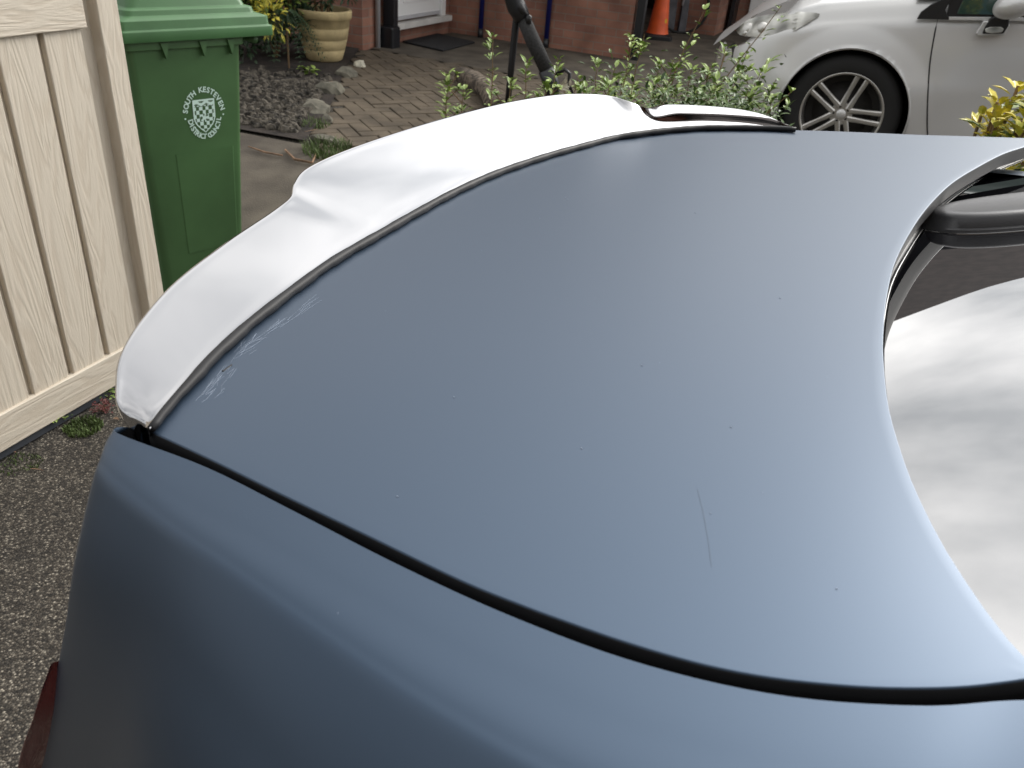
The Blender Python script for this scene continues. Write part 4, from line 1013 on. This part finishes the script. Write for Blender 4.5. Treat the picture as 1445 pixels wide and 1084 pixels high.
for i, (px, py, D, lean, lb) in enumerate(stalks):
    r = ray(px, py); hn = math.hypot(r[0], r[1]); P = EYEP + r * (D / hn)
    zb0 = gz(P[0], P[1]); h = P[2] - zb0
    root = empty('weed_stalk', (P[0] - lean * h, P[1], zb0), lb or 'leafy green weed stalk in the dense clump behind the far end of the spoiler', 'weed', 'weed stalks behind the blue car')
    st_, lf, lo_ = stalk_mesh(200 + i, h, lean, .066 if i % 2 else .056, 1.0 if lean < .15 else .8)
    lo_.build('leaves', M['leafmid'], root); lf.build('young_leaves', M['leaf'], root); st_.build('stem', M['stem'], root)
# low mass at the stalks' feet
mb = MB(); r_ = random.Random(77)
for i in range(3600):
    px = r_.triangular(800, 1115, 1000); py = 205 - abs(r_.gauss(0, 38)) - 8 * math.sin(px * .11); D = r_.uniform(3.0, 3.7); r = ray(px, py); P = EYEP + r * (D / math.hypot(r[0], r[1]))
    if P[2] < .12: continue
    d = Vector((r_.gauss(0, 1), r_.gauss(0, 1), r_.uniform(-.2, 1.2)))
    leaf_poly(mb, Vector(P), d, Vector((0, 0, 1)), r_.uniform(.022, .042), .016)
o = mb.build('undergrowth', M['leafmid']); tag(o, 'dense low green foliage behind the far end of the spoiler', 'foliage', kind='stuff')
mb = MB()
# pale flowers in front of the strut foot
p0 = onpl(797, 128, (0, 5.0, 0), np.array([0, 1.0, 0])); fl = empty('white_flower', (p0[0], p0[1], .15), 'small cream white flower beside the strut foot', 'flower')
mb = MB()
for i in range(14): leaf_poly(mb, Vector((rng.uniform(-.02, .03), 0, p0[2] - .15 + rng.uniform(-.05, .04))), Vector((rng.uniform(-1, 1), -.5, rng.uniform(-.2, 1))), Vector((0, -1, .5)), .05, .02)
mb.build('petals', M['rock2'], fl); mb = MB(); mb.tube([(0, 0, 0), (0, 0, p0[2] - .15)], .003, n=5); mb.build('stem', M['stem'], fl)

# variegated shrub at right
p0 = onz(1450, 240, .3); D = 2.7; r = ray(1440, 178); P = EYEP + r * (D / math.hypot(r[0], r[1]))
vs = empty('variegated_shrub', (P[0], P[1], gz(P[0], P[1])), 'bright yellow variegated shrub in front of the silver car door', 'shrub')
H0 = P[2] - gz(P[0], P[1]); bmb = MB(); ymb = MB(); smb = MB(); r_ = random.Random(9)
for i in range(90):
    x = r_.uniform(-.07, .42); y = r_.uniform(-.2, .2); top = H0 + r_.uniform(-.10, .06) + (.13 if x > .0 else 0) * r_.random() + min(0, x) * .5
    smb.tube([(x * .4, y * .4, .02), (x * .8, y * .8, top * .6), (x, y, top)], .005, n=5)
    for q in range(16):
        a = r_.random() * 6.28; z = top - abs(r_.gauss(0, .07)); d = Vector((math.cos(a), math.sin(a), r_.uniform(.1, 1.1)))
        leaf_poly(ymb if (z > top - .06) else bmb, Vector((x, y, z)) + d * .008, d, Vector((0, 0, 1)), r_.uniform(.035, .065), .028)
bmb.build('green_leaves', M['leaf'], vs); ymb.build('yellow_leaves', M['leafyel'], vs); smb.build('stem', M['stem'], vs)

# ------------------------------------------------------------------ silver car
r = ray(1186, 163); HP = EYEP + r / np.dot(r, FW) * 4.8
th = math.radians(-19); tilt = math.radians(5.0)
eh = np.array([math.cos(th), math.sin(th), 0]); nn = np.array([eh[1], -eh[0], 0])   # nn towards the camera
es = eh * math.cos(tilt) + np.array([0, 0, 1]) * math.sin(tilt); ez = np.array([0, 0, 1]) * math.cos(tilt) - eh * math.sin(tilt)
SM = Matrix(((es[0], -nn[0], ez[0], HP[0]), (es[1], -nn[1], ez[1], HP[1]), (es[2], -nn[2], ez[2], HP[2]), (0, 0, 0, 1)))
sil_car = empty('silver_car', (0, 0, 0), 'silver hatchback with five double-spoke alloy wheel parked beside the garage', 'car', M=SM)
def sp(px, py, off=0.0):      # pixel -> (s, z) on the side plane moved off metres towards the camera
    P0 = HP + nn * off; p = onpl(px, py, P0, nn) - HP; return float(p @ es), float(p @ ez)
# local coords: x = s (to the rear), y = away from the camera, z = up; origin = hub
plan = [(-.86, .88), (-.85, .60), (-.80, .36), (-.70, .18), (-.55, .07), (-.35, .02), (0, 0), (.5, 0), (1.2, 0), (2.2, .0), (2.9, .03), (3.2, .15)]
def topz(s):                  # fender and belt line height
    return float(np.interp(s, [-.86, -.75, -.6, -.4, -.2, .1, .3, .7, 1.5, 3.2], [.28, .35, .47, .56, .61, .64, .655, .67, .69, .72]))
pp_ = resample([(x, y, 0) for x, y in plan], 150)
cs = []
for (x, y, _) in pp_:
    tz = topz(x); t = []
    # inward direction
    if x > -.35: dx_, dy_ = 0, 1
    else:
        k = min(1, (-.35 - x) / .5); dx_, dy_ = math.sin(k * 1.4), math.cos(k * 1.4)
    flare = .03 * math.exp(-((math.hypot(x, 0)) / .5) ** 2)
    sec = [(.10, -.34), (.03, -.30), (.012, -.15), (.0, 0), (-.01 + .0, .15), (.0, .27), (.02, tz * .55 + .12), (.045, tz - .10), (.075, tz - .04), (.13, tz), (.30, tz + .05)]
    for (ins, z) in sec: t.append((x + dx_ * ins, y + dy_ * ins, z))
    cs.append(t)
GB = bicubic(np.array(cs), 300, 90)
Rarch = .372
# cut the arch: rings snapped to a circle
a_, b_ = GB.shape[:2]; Vv = GB.reshape(-1, 3).copy(); Ff = []; r_v = np.hypot(Vv[:, 0], Vv[:, 2])
near = Vv[:, 1] < .5
for i in range(a_ - 1):
    for j in range(b_ - 1):
        f = (i * b_ + j, (i + 1) * b_ + j, (i + 1) * b_ + j + 1, i * b_ + j + 1); rr = [r_v[q] for q in f]
        if all(q < Rarch for q in rr) and near[f[0]]: continue
        Ff.append(f)
used = set(q for f in Ff for q in f)
inner = set()
cnt = {}
for f in Ff:
    for q in f: cnt[q] = cnt.get(q, 0) + 1
for q in used:
    if near[q] and r_v[q] < Rarch:
        k = Rarch / r_v[q]; Vv[q, 0] *= k; Vv[q, 2] *= k
# soft pressed door scallop and arch flare
for q in range(len(Vv)):
    x, y, z = Vv[q]
    if y < .3 and x > -.7:
        d = math.hypot(x, z) - Rarch
        if -1e-4 <= d < .12: Vv[q, 1] -= .016 * (1 - (d / .12)) ** 1.0 if d < .12 else 0
        if x > .42 and x < 2.2:
            sc_ = 1 / (1 + math.exp(-(x - .62 - .15 * (z - .1)) * 16)); vz = math.exp(-((z - .12) / .16) ** 2); Vv[q, 1] += .022 * sc_ * vz
bo = mobj('body', Vv, Ff, M['silver'], sil_car)
recalc(bo)
def body_y(s, z):
    tz = topz(s); base = float(np.interp(z, [-.34, -.30, -.15, 0, .15, .27, tz * .55 + .12, tz - .10, tz - .04, tz], [.10, .03, .012, 0, -.01, 0, .02, .045, .075, .13]))
    d = math.hypot(s, z) - Rarch
    if -1e-4 <= d < .12: base -= .016 * (1 - d / .12)
    if s > .42: base += .022 / (1 + math.exp(-(s - .62 - .15 * (z - .1)) * 16)) * math.exp(-((z - .12) / .16) ** 2)
    if s < -.35: base += float(np.interp(-s, [.35, .55, .70, .80], [.02, .07, .18, .36]))
    return base
mb = MB(); pts = [(Rarch * math.cos(a), body_y(Rarch * math.cos(a), Rarch * math.sin(a)) + .002, Rarch * math.sin(a)) for a in np.linspace(-.9, math.pi + .9, 60)]
mb.tube(pts, .006, n=6); mb.build('arch_lip', M['silver'], sil_car, smooth=True)
mb = MB(); Mx = Matrix.Rotation(math.pi / 2, 4, 'X')
mb.lathe([(Rarch + .004, .02), (Rarch + .006, -.30), (0, -.31)], 50, Mx); mb.build('wheel_liner', M['gap'], sil_car, smooth=True)
# hood, windscreen, greenhouse
hd = []
for x in np.linspace(-.84, .30, 16):
    tz = topz(x) ; row = []
    for k, yy in enumerate(np.linspace(.28, 1.48, 12)):
        c = 1 - ((yy - .88) / .6) ** 2; row.append((x + (.0), yy, tz + .045 + .05 * c - .08 * max(0, -.7 - x)))
    hd.append(row)
o = grid_obj('bonnet', np.array(hd), M['silver'], sil_car)
gh = []
for (x, zt2, ins) in ((.28, .70, .10), (.62, .88, .17), (1.0, 1.05, .24), (1.3, 1.13, .27), (2.2, 1.15, .27), (2.9, 1.02, .24), (3.25, .75, .15)):
    b0 = topz(x) - .02; gh.append([(x, .055, b0), (x, .09 + .2 * ins, b0 + (zt2 - b0) * .5), (x, ins, zt2 - .02), (x, ins + .25, zt2 + .03), (x, .88, zt2 + .05), (x, 1.76 - ins - .25, zt2 + .03), (x, 1.76 - ins, zt2 - .02), (x, 1.67 - .2 * ins, b0 + (zt2 - b0) * .5), (x, 1.70, b0)])
grid_obj('windows', np.array(gh), M['carglass'], sil_car, flip=True)
def plate(name, pix, off, m, th_=.006, parent=sil_car, bev=.002):
    P = [sp(x, y, off) for x, y in pix]; n = len(P)
    V = [(s, -off, z) for s, z in P] + [(s, -off + th_, z) for s, z in P]
    mb = MB(); mb.add(V, [tuple(range(n))[::-1], tuple(range(n, 2 * n))] + [(k, (k + 1) % n, n + (k + 1) % n, n + k) for k in range(n)])
    o = mb.build(name, M[m], parent, bevel=bev); recalc(o); return o
plate('quarter_trim', [(1294, 27), (1300, 17), (1314, 7), (1330, -1), (1345, -12), (1352, -12), (1340, 4), (1334, 14), (1340, 28)], .012, 'blackp', .03)
plate('window_frame', [(1335, 28), (1340, 2), (1356, -20), (1500, -20), (1500, 29), (1420, 24), (1340, 23.5)], .004, 'blackp', .03)
plate('side_window', [(1350, 20), (1358, 2), (1372, -14), (1500, -18), (1500, 24), (1400, 21)], .012, 'carglass', .02)
plate('belt_trim', [(1339, 24), (1420, 24.5), (1520, 27), (1520, 32), (1420, 29.5), (1339, 28.5)], .018, 'silver', .02)
# door gap as a thin dark groove following the panel edge
gp = [sp(x, y, .01) for x, y in ((1324, 28), (1319, 50), (1313, 85), (1310, 120), (1308.5, 160), (1309, 190), (1312, 240))]
gp = resample([(a, b) for a, b in gp], 40)
mb = MB(); mb.tube([(s, body_y(s, z) - .0005, z) for s, z in gp], .0042, n=5); mb.build('door_gap', M['gap'], sil_car)
# bumper seam
gp = [sp(x, y, -.05) for x, y in ((1093, 57), (1102, 68), (1110, 80))]
mb = MB(); mb.tube([(s, body_y(s, z) - .0015, z) for s, z in resample(gp, 10)], .003, n=5); mb.build('bumper_gap', M['gap'], sil_car)
# headlamp: follows the body
hp = [(1030, 48), (1040, 38), (1062, 27), (1100, 20), (1130, 17), (1158, 20), (1140, 32), (1118, 44), (1092, 52), (1060, 54), (1036, 54)]
def surf_patch(name, pix, m, lift, n=14, parent=sil_car):
    P = [sp(x, y, -.08) for x, y in pix]; cxx = sum(p[0] for p in P) / len(P); czz = sum(p[1] for p in P) / len(P)
    P = resample(P + [P[0]], 48)[:-1]; V = [(cxx, body_y(cxx, czz) - lift, czz)]; F = []
    for k in range(1, n + 1):
        t = k / n
        for (s, z) in P:
            S = cxx + (s - cxx) * t; Z = czz + (z - czz) * t; V.append((S, body_y(S, Z) - lift * (1 - t ** 4) + .002, Z))
    m_ = len(P)
    for q in range(m_): F.append((0, 1 + q, 1 + (q + 1) % m_))
    for k in range(n - 1):
        for q in range(m_): F.append((1 + k * m_ + q, 1 + (k + 1) * m_ + q, 1 + (k + 1) * m_ + (q + 1) % m_, 1 + k * m_ + (q + 1) % m_))
    return recalc(mobj(name, V, F, M[m], parent))
hlp = surf_patch('headlamp', hp, 'lens', .012)
for (px, py, rr) in ((1052, 44, .035), (1075, 40, .032), (1048, 50, .02)):
    s, z = sp(px, py, -.08); mb = MB(); Mx = Matrix.Translation((s, body_y(s, z) - .012, z)) @ Matrix.Rotation(math.radians(70), 4, 'X'); mb.lathe([(0, .012), (rr * .6, .01), (rr, 0)], 18, Mx); mb.build('lamp_bowl', M['rim'], hlp, smooth=True)
# lower dark grille opening at the front corner
surf_patch('fog_grille', [(1019, 92), (1022, 72), (1032, 66), (1034, 80), (1028, 100)], 'blackp', .006)
# mirror
def blob(name, pixc, off, rad, m, parent, sx=1, sy=1, sz=1, rot=0):
    s, z = sp(*pixc, off); bm = bmesh.new(); bmesh.ops.create_uvsphere(bm, u_segments=28, v_segments=18, radius=rad)
    for v in bm.verts:
        x_, y_, z_ = v.co.x * sx, v.co.y * sy, v.co.z * sz; v.co = Vector((x_ * math.cos(rot) - z_ * math.sin(rot) + s, y_ - off, x_ * math.sin(rot) + z_ * math.cos(rot) + z))
    me = bpy.data.meshes.new(name); bm.to_mesh(me); bm.free(); me.materials.append(M[m]); me.polygons.foreach_set('use_smooth', [True] * len(me.polygons))
    o = bpy.data.objects.new(name, me); COL.objects.link(o); o.parent = parent; return o
mr = blob('mirror', (1434, 6), .16, .085, 'silver', sil_car, 1.25, 1.0, .80, .35)
plate('mirror_mount', [(1400, 30), (1422, 24), (1425, 36), (1418, 50), (1380, 51), (1377, 48), (1388, 30)], .05, 'silver', .05, parent=mr, bev=.006)
plate('mirror_arm', [(1398, 26), (1425, 16), (1424, 36), (1416, 48), (1386, 48), (1390, 38)], .060, 'blackp', .05, parent=mr, bev=.006)
plate('indicator_lamp', [(1390, 41), (1398, 38), (1412, 38), (1417, 41), (1414, 46), (1400, 47.5), (1391, 46)], .072, 'lens', .02, parent=mr, bev=.004)
# wheels
def silver_wheel(x0, y0, back=False):
    Mx = Matrix.Translation((x0, y0, 0)) @ Matrix.Rotation(math.pi / 2, 4, 'X')
    mb = MB(); mb.lathe([(.232, .02), (.245, .025), (.262, .030), (.30, .028), (.325, .018), (.336, 0), (.338, -.03), (.338, -.15), (.32, -.19), (.23, -.19)], 64, Mx)
    wt = mb.build('wheel', M['tyre'], sil_car, smooth=True)
    mb = MB(); mb.lathe([(.215, -.06), (.222, -.005), (.226, .018), (.236, .026), (.241, .018), (.243, -.01), (.24, -.16), (.0, -.165)], 64, Mx); mb.build('rim', M['rim'], wt, smooth=True)
    mb = MB(); mb.lathe([(0, -.10), (.17, -.10), (.172, -.125), (0, -.125)], 40, Mx); mb.build('brake_disc', M['hub_dark'], wt, smooth=True)
    mb = MB(); mb.lathe([(.22, -.11), (0, -.112)], 32, Mx); mb.build('rim_well', M['hub_dark'], wt, smooth=True)
    sk = MB()
    for k in range(5):
        ang = math.radians(68 + 72 * k)
        for s in (-1, 1):
            # twin bars leaving the hub and running parallel to the rim
            for (o0, o1, wd_) in ((s * .021, s * .030, .0125),):
                Vb = []
                for (rad, yy, hwid) in ((.04, .006, wd_ * 1.3), (.13, .004, wd_), (.226, .012, wd_ * 1.15)):
                    off = o0 + (o1 - o0) * (rad / .226)
                    for (dw, dp) in ((-hwid, -.03), (-hwid, -.004), (-hwid * .5, .002), (hwid * .5, .002), (hwid, -.004), (hwid, -.03)):
                        w2_ = off + dw; X = rad * math.cos(ang) - w2_ * math.sin(ang); Z = rad * math.sin(ang) + w2_ * math.cos(ang); Vb.append((x0 + X, y0 - (yy + dp), Z))
                F = []
                for i in range(2):
                    for q in range(6): F.append((i * 6 + q, i * 6 + (q + 1) % 6, (i + 1) * 6 + (q + 1) % 6, (i + 1) * 6 + q))
                F += [tuple(range(6)), tuple(range(12, 18))[::-1]]; sk.add(Vb, F)
    sk.lathe([(0, .0), (.06, .002), (.066, -.005), (.066, -.04)], 30, Mx)
    so = sk.build('spokes', M['rim'], wt); recalc(so)
    mb = MB(); mb.lathe([(0, .010), (.026, .009), (.029, .003)], 24, Mx); mb.build('hub_cap', M['silver'], wt, smooth=True)
    for k in range(5):
        a = math.radians(68 + 36 + 72 * k); lb = MB(); lb.lathe([(0, .0045), (.0095, .0045), (.0095, 0)], 10, Matrix.Translation((x0 + .046 * math.cos(a), y0, .046 * math.sin(a))) @ Matrix.Rotation(math.pi / 2, 4, 'X'))
        lb.build('wheel_bolt', M['hub_dark'], wt)
silver_wheel(0, .05); silver_wheel(2.6, .05)

print('objects', len(bpy.data.objects))
